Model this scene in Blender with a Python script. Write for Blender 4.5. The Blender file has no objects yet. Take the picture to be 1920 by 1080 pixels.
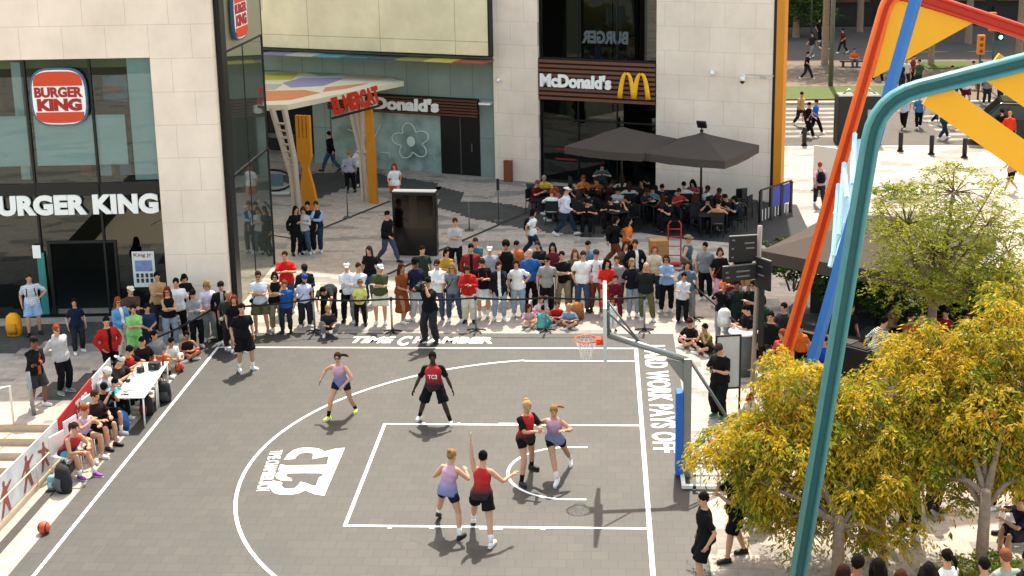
import bpy, bmesh, math, random
import numpy as np
from mathutils import Vector, Matrix, Euler
random.seed(7); np.random.seed(7)
R = math.radians
scene = bpy.context.scene
col = scene.collection

# ---------------------------------------------------------------- camera, sky, sun, exposure
CAM = Vector((-0.8822, -26.0318, 12.0237)); YAW, PITCH, ROLL = -0.05376277, 0.22367296, -0.01522521
FPX, SX, SY = 2555.51, 33.43, -194.63
fw = Vector((math.sin(YAW)*math.cos(PITCH), math.cos(YAW)*math.cos(PITCH), -math.sin(PITCH)))
rt = Vector((math.cos(YAW), -math.sin(YAW), 0)); up = rt.cross(fw)
c_, s_ = math.cos(ROLL), math.sin(ROLL)
rt, up = c_*rt + s_*up, -s_*rt + c_*up
cd = bpy.data.cameras.new('camera'); cam = bpy.data.objects.new('camera', cd); col.objects.link(cam)
cam.matrix_world = Matrix(((rt.x, up.x, -fw.x, CAM.x), (rt.y, up.y, -fw.y, CAM.y), (rt.z, up.z, -fw.z, CAM.z), (0, 0, 0, 1)))
cd.sensor_width = 36; cd.lens = FPX/1920*36; cd.shift_x = -SX/1920; cd.shift_y = SY/1920
cd.clip_start = 0.5; cd.clip_end = 900
scene.camera = cam
w = bpy.data.worlds.new('World'); scene.world = w; w.use_nodes = True
nt = w.node_tree; bg = nt.nodes['Background']
sky = nt.nodes.new('ShaderNodeTexSky'); sky.sky_type = 'NISHITA'; sky.sun_disc = False
sky.sun_elevation = R(59); sky.sun_rotation = R(5); sky.dust_density = 1.6; sky.ozone_density = 0.7
wb = nt.nodes.new('ShaderNodeMix'); wb.data_type = 'RGBA'; wb.blend_type = 'MULTIPLY'; wb.inputs[0].default_value = 1; wb.inputs[7].default_value = (1.17, .98, .74, 1)
nt.links.new(sky.outputs[0], wb.inputs[6]); nt.links.new(wb.outputs[2], bg.inputs[0]); bg.inputs[1].default_value = 0.15
sd = bpy.data.lights.new('sun', 'SUN'); sd.energy = 2.0; sd.angle = R(0.6); sd.color = (1, 0.93, 0.82)
sun = bpy.data.objects.new('sun', sd); col.objects.link(sun)
sun.rotation_euler = Vector((-0.05, -0.6, -1)).to_track_quat('-Z', 'Y').to_euler()
scene.view_settings.view_transform = 'Standard'; scene.view_settings.look = 'None'
scene.view_settings.exposure = 2.0; scene.view_settings.gamma = 1
scene.render.resolution_x = 1920; scene.render.resolution_y = 1080

# survey helpers: where a sight line meets the ground, or a vertical plane
def ray(px, py): return fw + (px-960-SX)/FPX*rt - (py-540-SY)/FPX*up
def G(px, py, z=0.0):
    d = ray(px, py); t = (z-CAM.z)/d.z; p = CAM + d*t; return Vector((p.x, p.y, z))
def PY(px, py, Y):
    d = ray(px, py); t = (Y-CAM.y)/d.y; return CAM + d*t
def PX(px, py, X):
    d = ray(px, py); t = (X-CAM.x)/d.x; return CAM + d*t

# ---------------------------------------------------------------- materials
MC = {}
def lin(h):
    if not isinstance(h, str): return tuple(h)+(1,)
    h = h.lstrip('#'); v = [int(h[i:i+2], 16)/255 for i in (0, 2, 4)]
    return tuple((x/12.92 if x < .04045 else ((x+.055)/1.055)**2.4) for x in v)+(1,)
def newmat(name):
    m = bpy.data.materials.new(name); m.use_nodes = True; n = m.node_tree
    return m, n, n.nodes['Principled BSDF']
def mixcol(n, a, b, fac):
    x = n.nodes.new('ShaderNodeMix'); x.data_type = 'RGBA'
    for i, v in ((6, a), (7, b)):
        if hasattr(v, 'links') or hasattr(v, 'is_linked'): n.links.new(v, x.inputs[i])
        else: x.inputs[i].default_value = v
    if hasattr(fac, 'is_linked'): n.links.new(fac, x.inputs[0])
    else: x.inputs[0].default_value = fac
    return x.outputs[2]
def noise(n, scale, detail=3, coord='Object', vec=None, rough=.55):
    t = n.nodes.new('ShaderNodeTexNoise'); t.inputs['Scale'].default_value = scale
    t.inputs['Detail'].default_value = detail; t.inputs['Roughness'].default_value = rough
    if vec is None:
        c = n.nodes.new('ShaderNodeTexCoord'); vec = c.outputs[coord]
    n.links.new(vec, t.inputs['Vector']); return t.outputs['Fac']
def ramp(n, fac, stops):
    r = n.nodes.new('ShaderNodeValToRGB'); e = r.color_ramp.elements
    while len(e) < len(stops): e.new(.5)
    for k, (p, c) in enumerate(stops): e[k].position = p; e[k].color = c if len(c) == 4 else tuple(c)+(1,)
    n.links.new(fac, r.inputs[0]); return r.outputs[0]
def mat(c, rough=.6, metal=0, var=.18, scale=14, bump=.0, spec=.4, name=None):
    key = (c, rough, metal, var, scale, bump, spec)
    if key in MC: return MC[key]
    m, n, p = newmat(name or 'paint'); b = lin(c)
    lo = tuple(x*(1-var) for x in b[:3])+(1,); hi = tuple(min(1, x*(1+var)) for x in b[:3])+(1,)
    f = noise(n, scale)
    n.links.new(mixcol(n, lo, hi, f), p.inputs['Base Color'])
    p.inputs['Roughness'].default_value = rough; p.inputs['Metallic'].default_value = metal
    p.inputs['Specular IOR Level'].default_value = spec
    if bump:
        bn = n.nodes.new('ShaderNodeBump'); bn.inputs['Strength'].default_value = bump; bn.inputs['Distance'].default_value = .02
        n.links.new(noise(n, scale*2, 4), bn.inputs['Height']); n.links.new(bn.outputs[0], p.inputs['Normal'])
    MC[key] = m; return m
def fabric(c): return mat(c, .9, 0, .3, 9, .55, .12, 'fabric')
def grad(c1, c2, z1, z2, stripe=False):
    key = ('g', c1, c2, z1, z2)
    if key in MC: return MC[key]
    m, n, p = newmat('dyed_fabric'); tc = n.nodes.new('ShaderNodeTexCoord'); s = n.nodes.new('ShaderNodeSeparateXYZ')
    n.links.new(tc.outputs['Object'], s.inputs[0]); mr = n.nodes.new('ShaderNodeMapRange')
    n.links.new(s.outputs[2], mr.inputs[0]); mr.inputs[1].default_value = z1; mr.inputs[2].default_value = z2
    ad = n.nodes.new('ShaderNodeMath'); ad.operation = 'MULTIPLY_ADD'
    n.links.new(noise(n, 12), ad.inputs[0]); ad.inputs[1].default_value = .5; 
    sb = n.nodes.new('ShaderNodeMath'); sb.operation = 'SUBTRACT'; n.links.new(mr.outputs[0], sb.inputs[0]); sb.inputs[1].default_value = .25
    n.links.new(sb.outputs[0], ad.inputs[2])
    n.links.new(mixcol(n, lin(c1), lin(c2), ad.outputs[0]), p.inputs['Base Color']); p.inputs['Roughness'].default_value = .85
    MC[key] = m; return m
def striped(c1, c2, scale=30):
    key = ('s', c1, c2, scale)
    if key in MC: return MC[key]
    m, n, p = newmat('striped_fabric'); tc = n.nodes.new('ShaderNodeTexCoord')
    wv = n.nodes.new('ShaderNodeTexWave'); wv.bands_direction = 'Z'; wv.inputs['Scale'].default_value = scale/6; wv.inputs['Distortion'].default_value = .6
    n.links.new(tc.outputs['Object'], wv.inputs[0])
    n.links.new(ramp(n, wv.outputs['Fac'], [(.45, lin(c1)), (.55, lin(c2))]), p.inputs['Base Color']); p.inputs['Roughness'].default_value = .9
    MC[key] = m; return m

def paving():
    m, n, p = newmat('paving'); tc = n.nodes.new('ShaderNodeTexCoord')
    snap = n.nodes.new('ShaderNodeVectorMath'); snap.operation = 'SNAP'; snap.inputs[1].default_value = (.2, .2, .2)
    n.links.new(tc.outputs['Object'], snap.inputs[0])
    mp = n.nodes.new('ShaderNodeMapping'); mp.inputs['Scale'].default_value = (.45, .9, 1); mp.inputs['Rotation'].default_value = (0, 0, .3)
    n.links.new(snap.outputs[0], mp.inputs[0])
    f = noise(n, 1.0, 1.5, vec=mp.outputs[0])
    br = n.nodes.new('ShaderNodeTexBrick'); n.links.new(tc.outputs['Object'], br.inputs['Vector'])
    br.inputs['Scale'].default_value = 1; br.inputs['Brick Width'].default_value = .6; br.inputs['Row Height'].default_value = .3
    br.inputs['Mortar Size'].default_value = .008; br.inputs['Color1'].default_value = (1, 1, 1, 1); br.inputs['Color2'].default_value = (.94, .94, .93, 1)
    br.inputs['Mortar'].default_value = (.74, .72, .69, 1)
    base = ramp(n, f, [(.56, (.40, .345, .29)), (.575, (.235, .215, .19))])
    st = noise(n, 3.0, 6, vec=tc.outputs['Object'], rough=.7)
    stn = ramp(n, st, [(.3, (.72, .7, .67)), (.6, (1.05, 1.04, 1.02))])
    x = n.nodes.new('ShaderNodeMix'); x.data_type = 'RGBA'; x.blend_type = 'MULTIPLY'; x.inputs[0].default_value = 1
    n.links.new(base, x.inputs[6]); n.links.new(br.outputs[0], x.inputs[7])
    y = n.nodes.new('ShaderNodeMix'); y.data_type = 'RGBA'; y.blend_type = 'MULTIPLY'; y.inputs[0].default_value = 1
    n.links.new(x.outputs[2], y.inputs[6]); n.links.new(stn, y.inputs[7])
    n.links.new(y.outputs[2], p.inputs['Base Color']); p.inputs['Roughness'].default_value = .8
    return m
def tiled(name, c, w_, h_, mort=.01, mcol=None, var=.12, rough=.7, big=1.2, offset=.5, rot=(0, 0, 0), c2=None):
    m, n, p = newmat(name); tc = n.nodes.new('ShaderNodeTexCoord'); mp = n.nodes.new('ShaderNodeMapping'); mp.inputs['Rotation'].default_value = rot
    n.links.new(tc.outputs['Object'], mp.inputs[0]); vec = mp.outputs[0]
    b = lin(c); br = n.nodes.new('ShaderNodeTexBrick'); n.links.new(vec, br.inputs['Vector']); br.offset = offset
    br.inputs['Scale'].default_value = 1; br.inputs['Brick Width'].default_value = w_; br.inputs['Row Height'].default_value = h_
    br.inputs['Mortar Size'].default_value = mort; br.inputs['Mortar Smooth'].default_value = .3
    br.inputs['Color1'].default_value = b; br.inputs['Color2'].default_value = lin(c2) if c2 else tuple(x*(1-var) for x in b[:3])+(1,)
    br.inputs['Mortar'].default_value = lin(mcol) if mcol else tuple(x*.45 for x in b[:3])+(1,)
    f = noise(n, big, 6, vec=tc.outputs['Object'], rough=.65)
    y = n.nodes.new('ShaderNodeMix'); y.data_type = 'RGBA'; y.blend_type = 'MULTIPLY'; y.inputs[0].default_value = 1
    n.links.new(br.outputs[0], y.inputs[6]); n.links.new(ramp(n, f, [(.25, (.8, .79, .77)), (.65, (1.06, 1.06, 1.05))]), y.inputs[7])
    n.links.new(y.outputs[2], p.inputs['Base Color']); p.inputs['Roughness'].default_value = rough
    return m
def glassy(name, tint, refl=.25, rough=.03, metal=0.0):
    m, n, p = newmat(name); out = n.nodes['Material Output']
    g = n.nodes.new('ShaderNodeBsdfGlossy'); g.inputs['Roughness'].default_value = rough; g.inputs['Color'].default_value = (.85, .95, .93, 1)
    t = n.nodes.new('ShaderNodeBsdfTransparent'); t.inputs['Color'].default_value = lin(tint)
    mx = n.nodes.new('ShaderNodeMixShader'); fr = n.nodes.new('ShaderNodeFresnel'); fr.inputs[0].default_value = 1.5
    ad = n.nodes.new('ShaderNodeMath'); ad.inputs[1].default_value = refl; n.links.new(fr.outputs[0], ad.inputs[0]); ad.use_clamp = True
    n.links.new(ad.outputs[0], mx.inputs[0]); n.links.new(t.outputs[0], mx.inputs[1]); n.links.new(g.outputs[0], mx.inputs[2])
    n.links.new(mx.outputs[0], out.inputs[0]); return m
def leafmat(name, c, tr=.35):
    m, n, p = newmat(name); out = n.nodes['Material Output']
    b = lin(c); f = noise(n, 2.3, 2)
    cc = mixcol(n, tuple(x*.7 for x in b[:3])+(1,), tuple(min(1, x*1.25) for x in b[:3])+(1,), f)
    n.links.new(cc, p.inputs['Base Color']); p.inputs['Roughness'].default_value = .5; p.inputs['Specular IOR Level'].default_value = .3
    t = n.nodes.new('ShaderNodeBsdfTranslucent'); n.links.new(cc, t.inputs[0])
    mx = n.nodes.new('ShaderNodeMixShader'); mx.inputs[0].default_value = tr
    n.links.new(p.outputs[0], mx.inputs[1]); n.links.new(t.outputs[0], mx.inputs[2]); n.links.new(mx.outputs[0], out.inputs[0]); return m

# ---------------------------------------------------------------- mesh helpers
def V(*a): return Vector(a)
class MB:
    def __init__(s): s.v = []; s.f = []; s.m = []; s.sm = []
    def add(s, vs, fs, mi=0, smooth=False):
        o = len(s.v); s.v += [tuple(x) for x in vs]
        for q in fs: s.f.append(tuple(i+o for i in q)); s.m.append(mi); s.sm.append(smooth)
    def box(s, a, b, mi=0, M=None):
        x0, y0, z0 = a; x1, y1, z1 = b
        vs = [V(x, y, z) for x in (x0, x1) for y in (y0, y1) for z in (z0, z1)]
        if M is not None: vs = [M @ v for v in vs]
        s.add(vs, [(0, 1, 3, 2), (4, 6, 7, 5), (0, 4, 5, 1), (2, 3, 7, 6), (0, 2, 6, 4), (1, 5, 7, 3)], mi)
    def cbox(s, c, d, mi=0, M=None): s.box([c[i]-d[i]/2 for i in range(3)], [c[i]+d[i]/2 for i in range(3)], mi, M)
    def tube(s, pts, rad, n=8, mi=0, xh=None, caps=True, smooth=True):
        pts = [Vector(p) for p in pts]; k = len(pts); rings = []
        if not hasattr(rad, '__len__'): rad = [rad]*k
        px = None
        for i in range(k):
            d = (pts[min(i+1, k-1)]-pts[max(i-1, 0)])
            if d.length < 1e-9: d = V(0, 0, 1)
            d.normalize()
            h = Vector(xh) if xh is not None else (px if px is not None else (V(1, 0, 0) if abs(d.x) < .9 else V(0, 1, 0)))
            x = h-d*h.dot(d)
            if x.length < 1e-6: x = d.orthogonal()
            x.normalize(); y = d.cross(x); px = x
            r = rad[i]; rx, ry = (r if hasattr(r, '__len__') else (r, r))
            rings.append([pts[i]+x*(rx*math.cos(2*math.pi*j/n))+y*(ry*math.sin(2*math.pi*j/n)) for j in range(n)])
        vs = [v for r_ in rings for v in r_]; fs = []
        for i in range(k-1):
            for j in range(n):
                a = i*n+j; b = i*n+(j+1) % n; fs.append((a, b, b+n, a+n))
        if caps: fs.append(tuple(range(n-1, -1, -1))); fs.append(tuple((k-1)*n+j for j in range(n)))
        s.add(vs, fs, mi, smooth)
    def ell(s, c, r, mi=0, M=None, nu=12, nv=8, wob=0):
        vs = [V(0, 0, r[2])]; fs = []
        for i in range(1, nv):
            t = math.pi*i/nv
            for j in range(nu):
                a = 2*math.pi*j/nu; q = 1+random.uniform(-wob, wob)
                vs.append(V(r[0]*math.sin(t)*math.cos(a)*q, r[1]*math.sin(t)*math.sin(a)*q, r[2]*math.cos(t)*q))
        vs.append(V(0, 0, -r[2]))
        for j in range(nu): fs.append((0, 1+j, 1+(j+1) % nu))
        for i in range(nv-2):
            for j in range(nu):
                a = 1+i*nu+j; b = 1+i*nu+(j+1) % nu; fs.append((a, a+nu, b+nu, b))
        e = len(vs)-1
        for j in range(nu): fs.append((e, e-nu+(j+1) % nu, e-nu+j))
        vs = [(M @ v if M is not None else v)+Vector(c) for v in vs]; s.add(vs, fs, mi, True)
    def prism(s, poly, h, mi=0, M=None):      # poly in local xy, thickness h along local z
        n = len(poly); a = 0
        for i in range(n): a += poly[i][0]*poly[(i+1) % n][1]-poly[(i+1) % n][0]*poly[i][1]
        if a < 0: poly = poly[::-1]
        vs = [V(p[0], p[1], 0) for p in poly]+[V(p[0], p[1], h) for p in poly]
        fs = [tuple(range(n-1, -1, -1)), tuple(range(n, 2*n))]+[(i, (i+1) % n, n+(i+1) % n, n+i) for i in range(n)]
        if M is not None: vs = [M @ v for v in vs]
        s.add(vs, fs, mi)
    def mesh(s, name):
        me = bpy.data.meshes.new(name); me.from_pydata(s.v, [], s.f)
        if s.f:
            me.polygons.foreach_set('material_index', s.m); me.polygons.foreach_set('use_smooth', s.sm)
        return me
    def build(s, name, mats, parent=None, bevel=0):
        me = s.mesh(name)
        for m in (mats if isinstance(mats, (list, tuple)) else [mats]): me.materials.append(m)
        o = bpy.data.objects.new(name, me); col.objects.link(o)
        if parent is not None:
            o.parent = parent; o.matrix_parent_inverse = Matrix.Identity(4)
        if bevel:
            b = o.modifiers.new('bevel', 'BEVEL'); b.width = bevel; b.segments = 2; b.limit_method = 'ANGLE'
        return o
def tag(o, label=None, cat=None, group=None, kind=None):
    if label: o['label'] = label
    if cat: o['category'] = cat
    if group: o['group'] = group
    if kind: o['kind'] = kind
    return o
def empty(name, loc=(0, 0, 0), rz=0, label=None, cat=None, group=None):
    o = bpy.data.objects.new(name, None); col.objects.link(o); o.location = loc; o.rotation_euler = (0, 0, rz); o.empty_display_size = .2
    return tag(o, label, cat, group)
def struct(o): o['kind'] = 'structure'; return o
def copy_tree(o, parent=None):
    c = o.copy(); col.objects.link(c)
    if parent is not None: c.parent = parent
    for ch in list(o.children): copy_tree(ch, c)
    return c
def sheet(name, polys, z, m, thick=0, parent=None):
    from mathutils.geometry import tessellate_polygon
    mb = MB()
    for poly in polys:
        vs = [V(p[0], p[1], z) for p in poly]; fs = []
        for t in tessellate_polygon([[V(p[0], p[1], 0) for p in poly]]):
            p, q, r = (vs[i] for i in t)
            fs.append(tuple(t) if (q-p).cross(r-p).z > 0 else tuple(t)[::-1])
        mb.add(vs, fs)
    return mb.build(name, m, parent)
def frameM(o, x, y):
    x = Vector(x).normalized(); y = Vector(y); y = (y-x*y.dot(x)).normalized(); z = x.cross(y)
    return Matrix(((x.x, y.x, z.x, o[0]), (x.y, y.y, z.y, o[1]), (x.z, y.z, z.z, o[2]), (0, 0, 0, 1)))
def text(body, name, m, M, width=None, height=None, extrude=.01, offset=.0, parent=None, shear=0, align='LEFT', space=1.0, mirror=False):
    c = bpy.data.curves.new(name, 'FONT'); c.body = body; c.extrude = extrude; c.offset = offset; c.size = 1; c.shear = shear; c.space_character = space; c.resolution_u = 4
    t = bpy.data.objects.new(name, c); col.objects.link(t)
    dg = bpy.context.evaluated_depsgraph_get(); dg.update()
    me = bpy.data.meshes.new_from_object(t.evaluated_get(dg)); bpy.data.objects.remove(t); bpy.data.curves.remove(c)
    n = len(me.vertices); co = np.empty(n*3); me.vertices.foreach_get('co', co); co = co.reshape(-1, 3)
    mn, mx = co.min(0), co.max(0); co[:, 0] -= mn[0]; co[:, 1] -= mn[1]
    if height: co[:, 1] *= height/(mx[1]-mn[1])
    if width: co[:, 0] *= width/(mx[0]-mn[0])
    if mirror: co[:, 0] = (width or 1)-co[:, 0]
    me.vertices.foreach_set('co', co.ravel()); me.name = name; me.materials.clear(); me.materials.append(m)
    me.transform(M); me.update()
    o = bpy.data.objects.new(name, me); col.objects.link(o)
    if parent is not None: o.parent = parent
    return o
# ================================================================ SETTING: ground, court
m_pave = paving()
pit = [(-18, 2.33), (-12.42, 2.33), (-12.46, -9), (-18, -9)]
ground = sheet('ground', [[(-60, 2.33), (-18, 2.33), (-12.42, 2.33), (60, 2.33), (60, 34.2), (-60, 34.2)],
                          [(-12.42, 2.33), (-12.46, -9), (-12.46, -40), (60, -40), (60, 2.33)],
                          [(-60, -40), (-12.46, -40), (-12.46, -9), (-18, -9), (-60, -9)], [(-60, -9), (-18, -9), (-18, 2.33), (-60, 2.33)]], 0, m_pave)
struct(ground)
# lower terrace and steps going down beside the court
m_step = mat('#b5a48c', .8, 0, .2, 6, .2); mb = MB()
mb.box((-18, -9.2, -1.3), (-12.47, 0.6, -1.0))
for k in range(5): mb.box((-18, 2.33-.42*(k+1), -1.0), (-12.47, 2.33-.42*k, -.16*(k+1)))
mb.box((-18.2, 2.33, -1.0), (-12.42, 2.5, -.004))
mb.box((-12.47, -9.2, -1.0), (-12.30, 2.33, .10))
struct(mb.build('steps', m_step, bevel=.01))
m_dark2 = tiled('parasol_shade', '#242322', .25, .25, .012, '#161615', .2, .85)
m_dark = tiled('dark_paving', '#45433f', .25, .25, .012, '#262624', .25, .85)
def jag(poly, s=.2, step=.25):
    out = []
    for i in range(len(poly)):
        a = Vector(poly[i]); b = Vector(poly[(i+1) % len(poly)]); k = max(1, int((b-a).length/step))
        for j in range(k):
            p = a.lerp(b, j/k); q = (round(p.x/s)*s, round(p.y/s)*s)
            if not out: out.append(q); continue
            if q != out[-1]:
                if q[0] != out[-1][0] and q[1] != out[-1][1]: out.append((q[0], out[-1][1]))
                out.append(q)
    seen = []; [seen.append(q) for q in out if q not in seen]
    return seen
def gp(pts): return [tuple(G(*p).xy) for p in pts]
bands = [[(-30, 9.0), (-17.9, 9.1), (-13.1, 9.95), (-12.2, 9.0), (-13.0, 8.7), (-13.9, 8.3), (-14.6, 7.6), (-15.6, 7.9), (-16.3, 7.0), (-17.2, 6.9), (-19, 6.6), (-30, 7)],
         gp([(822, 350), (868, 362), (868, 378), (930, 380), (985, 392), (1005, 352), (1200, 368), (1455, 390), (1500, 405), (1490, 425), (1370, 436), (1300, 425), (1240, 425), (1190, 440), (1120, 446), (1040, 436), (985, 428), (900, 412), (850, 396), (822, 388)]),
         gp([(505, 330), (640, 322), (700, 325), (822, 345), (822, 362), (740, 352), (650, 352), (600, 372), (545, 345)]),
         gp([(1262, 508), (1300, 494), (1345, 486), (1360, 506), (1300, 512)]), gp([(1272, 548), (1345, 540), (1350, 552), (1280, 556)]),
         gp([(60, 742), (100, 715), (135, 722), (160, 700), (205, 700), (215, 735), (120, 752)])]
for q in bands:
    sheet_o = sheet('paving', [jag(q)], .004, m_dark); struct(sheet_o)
struct(sheet('paving', [[tuple(p) for p in ((-3.9, 26.9), (-3.4, 22.6), (-1.2, 20.2), (1.8, 18.4), (4.9, 17.4), (6.2, 19.8), (6.3, 23.2))]], .008, m_dark2))  # near-black sheet, parasol shade painted onto the terrace floor
m_court = tiled('court_tiles', '#3b3934', .305, .305, .010, '#2a2925', .10, .6, .7, .55, c2='#33322e')
court = sheet('court', [[(-11.42, -14), (1.02, -14), (1.02, 8.68), (-11.45, 8.68)]], .012, m_court); struct(court)
# line paint
m_line = mat('#e9e7df', .6, 0, .04, 5); lm = MB()
def strip(a, b, w_=.07):
    a = V(*a); b = V(*b); d = (b-a).normalized(); n_ = V(-d.y, d.x)*w_/2
    lm.add([V(*(a-n_), .017), V(*(b-n_), .017), V(*(b+n_), .017), V(*(a+n_), .017)], [(0, 1, 2, 3)])
def arc(cx, cy, r, a0, a1, w_=.07, n=60):
    vs = []
    for i in range(n+1):
        t = R(a0+(a1-a0)*i/n); vs += [V(cx+(r-w_/2)*math.cos(t), cy+(r-w_/2)*math.sin(t), .017), V(cx+(r+w_/2)*math.cos(t), cy+(r+w_/2)*math.sin(t), .017)]
    lm.add(vs, [(2*i, 2*i+1, 2*i+3, 2*i+2) for i in range(n)])
strip((-11, 7.5), (.035, 7.5)); strip((-10.965, 7.465), (-10.965, -14)); strip((0, 7.465), (0, -14), .09)
strip((-5.8, 2.45), (-.045, 2.45)); strip((-5.8, -2.45), (-.045, -2.45)); strip((-5.765, -2.415), (-5.765, 2.415))
a_ = math.degrees(math.acos((-2.9+1.575)/-6.75)); arc(-1.575, 0, 6.715, 101, 259)
strip((-2.86, 6.56), (-.045, 6.56)); strip((-2.86, -6.56), (-.045, -6.56))
arc(-1.575, 0, 1.25, 90, 270, .06, 40); strip((-1.575, 1.25), (-1.2, 1.25), .06); strip((-1.575, -1.25), (-1.2, -1.25), .06)
for sy_ in (1, -1):
    for x, l in ((-2.0, .08), (-2.98, .45), (-4.1, .08), (-4.9, .08)):
        y = 2.5*sy_; lm.add([V(x-l/2, y-.045, .0172), V(x+l/2, y-.045, .0172), V(x+l/2, y+.045, .0172), V(x-l/2, y+.045, .0172)], [(0, 1, 2, 3)])
m_scuff = mat('#55514a', .7, 0, .2, 3); rs = random.Random(2); sm_ = MB()
for k in range(26):
    x, y, a, l = rs.uniform(-10.5, -.3), rs.uniform(-4, 7), rs.uniform(0, 3.1), rs.uniform(.15, .8); dx, dy = math.cos(a)*l, math.sin(a)*l; nx, ny = -math.sin(a)*.006, math.cos(a)*.006
    sm_.add([V(x-nx, y-ny, .0145), V(x+dx-nx, y+dy-ny, .0145), V(x+dx+nx, y+dy+ny, .0145), V(x+nx, y+ny, .0145)], [(0, 1, 2, 3)])
struct(sm_.build('scuff_marks', m_scuff))
lines = lm.build('court_line', m_line); struct(lines)
# lettering painted on the court
def flat(o_, x, y): return frameM((o_[0], o_[1], .0175), (x[0], x[1], 0), (y[0], y[1], 0))
struct(text('TIME', 'painted_word', m_line, flat((-7.52, 7.86), (1, 0), (.0, 1)), 1.15, .5, .0008, .035, shear=.25))
struct(text('C', 'painted_word', m_line, flat((-6.28, 7.68), (1, 0), (0, 1)), .36, .74, .0008, .04, shear=.25))
struct(text('HAMBER', 'painted_word', m_line, flat((-5.88, 7.86), (1, 0), (0, 1)), 2.12, .5, .0008, .04, shear=.12))
struct(text('HARD WORK PAYS OFF', 'painted_word', m_line, flat((.20, 7.75), (0, -1), (1, 0)), 6.75, .56, .0008, .028, space=1.08))
tc = [(1550, 175), (1400, 190), (1230, 235), (1180, 200), (1100, 180), (950, 170), (850, 180), (740, 215), (660, 280), (600, 360), (770, 345), (800, 300), (860, 260), (960, 245), (1050, 260), (1060, 285), (1040, 350), (1200, 320), (1305, 300), (1270, 440), (640, 450), (550, 435), (510, 520), (555, 530), (490, 570), (465, 615), (490, 650), (560, 685), (730, 690), (710, 650), (650, 630), (630, 600), (670, 572), (900, 568), (1180, 570), (1215, 590), (1200, 615), (1150, 635), (1100, 770), (1040, 765), (970, 730), (860, 705), (830, 750), (780, 800), (680, 815), (600, 805), (565, 770), (575, 715), (430, 685), (385, 770), (400, 830), (450, 880), (550, 905), (700, 905), (830, 885), (935, 835), (1000, 865), (1090, 900), (1230, 920)]
struct(sheet('painted_emblem', [gp([(460+x/8.309, 820+y/8.309) for x, y in tc])], .0175, m_line))
struct(text('TIME CHAMBER BCN', 'painted_word', m_line, flat(G(507, 846), tuple((G(480, 922)-G(507, 846)).xy), (1, 0)), (G(480, 922)-G(507, 846)).length, .27, .0008, .02))

struct(sheet('awning_shade', [gp([(1478, 575), (1560, 520), (1800, 500), (1990, 560), (1990, 690), (1700, 720), (1580, 735), (1500, 690)])], .004, m_dark))  # dark sheet painting the shade under the awning onto the ground
# drain channels in the plaza
md = mat('#23211f', .8)
def drain(a, b, w_=.13):
    a = G(*a); b = G(*b); d = (b-a).normalized(); n_ = V(-d.y, d.x, 0)*w_/2; z = V(0, 0, .008)
    m_ = MB(); m_.add([a-n_+z, b-n_+z, b+n_+z, a+n_+z], [(0, 1, 2, 3)]); return struct(m_.build('drain_channel', md))
drain((600, 430), (732, 377)); drain((726, 515), (822, 471)); drain((822, 471), (990, 398)); drain((500, 440), (548, 447), .1)
m_ = MB(); m_.add([V(-12.12, 2.3, .006), V(-11.92, 2.3, .006), V(-11.92, -9, .006), V(-12.12, -9, .006)], [(0, 1, 2, 3)])
o = m_.build('drain_channel', tiled('grate', '#4a453f', .03, .4, .012, '#15130f')); struct(o)

# street at the back right
m_asph = mat('#57524c', .9, 0, .25, 1.5, .1); m_zebra = mat('#86827a', .8, 0, .45, 2.5); m_kerb = mat('#b5ae9f', .8, 0, .15, 5)
m_side = mat('#6a5d4f', .9, 0, .35, .8, .1); m_grass = mat('#46531c', .9, 0, .45, 9, .5)
far = sheet('road', [[(-60, 34.2), (60, 34.2), (60, 200), (-60, 200)]], 0, m_asph); struct(far)
k_ = MB(); k_.box((6, 33.9, -.1), (60, 34.2, .012)); k_.box((6, 45.3, -.1), (60, 45.6, .13)); struct(k_.build('kerb', m_kerb))
struct(sheet('sidewalk', [[(5, 45.6), (60, 45.6), (60, 62), (5, 62)]], .1, m_side))
gr = MB()
for (x0, y0, x1, y1) in ((6, 46.2, 15.2, 50.6), (19, 57.5, 40, 60.5)): gr.box((x0, y0, .09), (x1, y1, .16))
struct(gr.build('lawn', m_grass))
zb = MB()
for k in range(7):
    y = 36.2+k*1.25; zb.add([V(7.2+.12*k, y, .01), V(11.4+.1*k, y, .01), V(11.4+.1*k, y+.55, .01), V(7.2+.12*k, y+.55, .01)], [(0, 1, 2, 3)])
for k in range(6):
    y = 35.3+k*1.2; zb.add([V(14.8, y, .01), V(17.6, y, .01), V(17.6, y+.55, .01), V(14.8, y+.55, .01)], [(0, 1, 2, 3)])
for k in range(5):
    x = 17+k*3.2; zb.add([V(x, 66, .01), V(x+1.6, 66, .01), V(x+2.3, 66.5, .01), V(x+.7, 66.5, .01)], [(0, 1, 2, 3)])
struct(zb.build('crossing_marking', m_zebra))

# ================================================================ BUILDINGS
m_stone = tiled('stone_cladding', '#e6d4c3', 1.15, .915, .006, '#b7a797', .045, .65, .5, .5, (R(90), 0, 0), c2='#e7d5c4')
m_stone2 = tiled('stone_cladding_side', '#e6d4c3', 1.15, .915, .006, '#b7a797', .045, .65, .5, .5, (R(90), 0, R(90)))
m_cream = mat('#dcd2b0', .7, 0, .06, 1.2); m_black = mat('#0d0e0f', .5); m_frame = mat('#17191a', .4, .3)
m_gl = glassy('facade_glass', '#dbe8e8', .03, .01); m_glk = glassy('black_glass', '#5d6a6c', .03, .01)
m_white = mat('#ecebe6', .5, 0, .03); m_int = mat('#1d2424', .8, 0, .5, 2)
def L2W(O, th): return Matrix.Translation(O) @ Matrix.Rotation(R(th), 4, 'Z')
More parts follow.
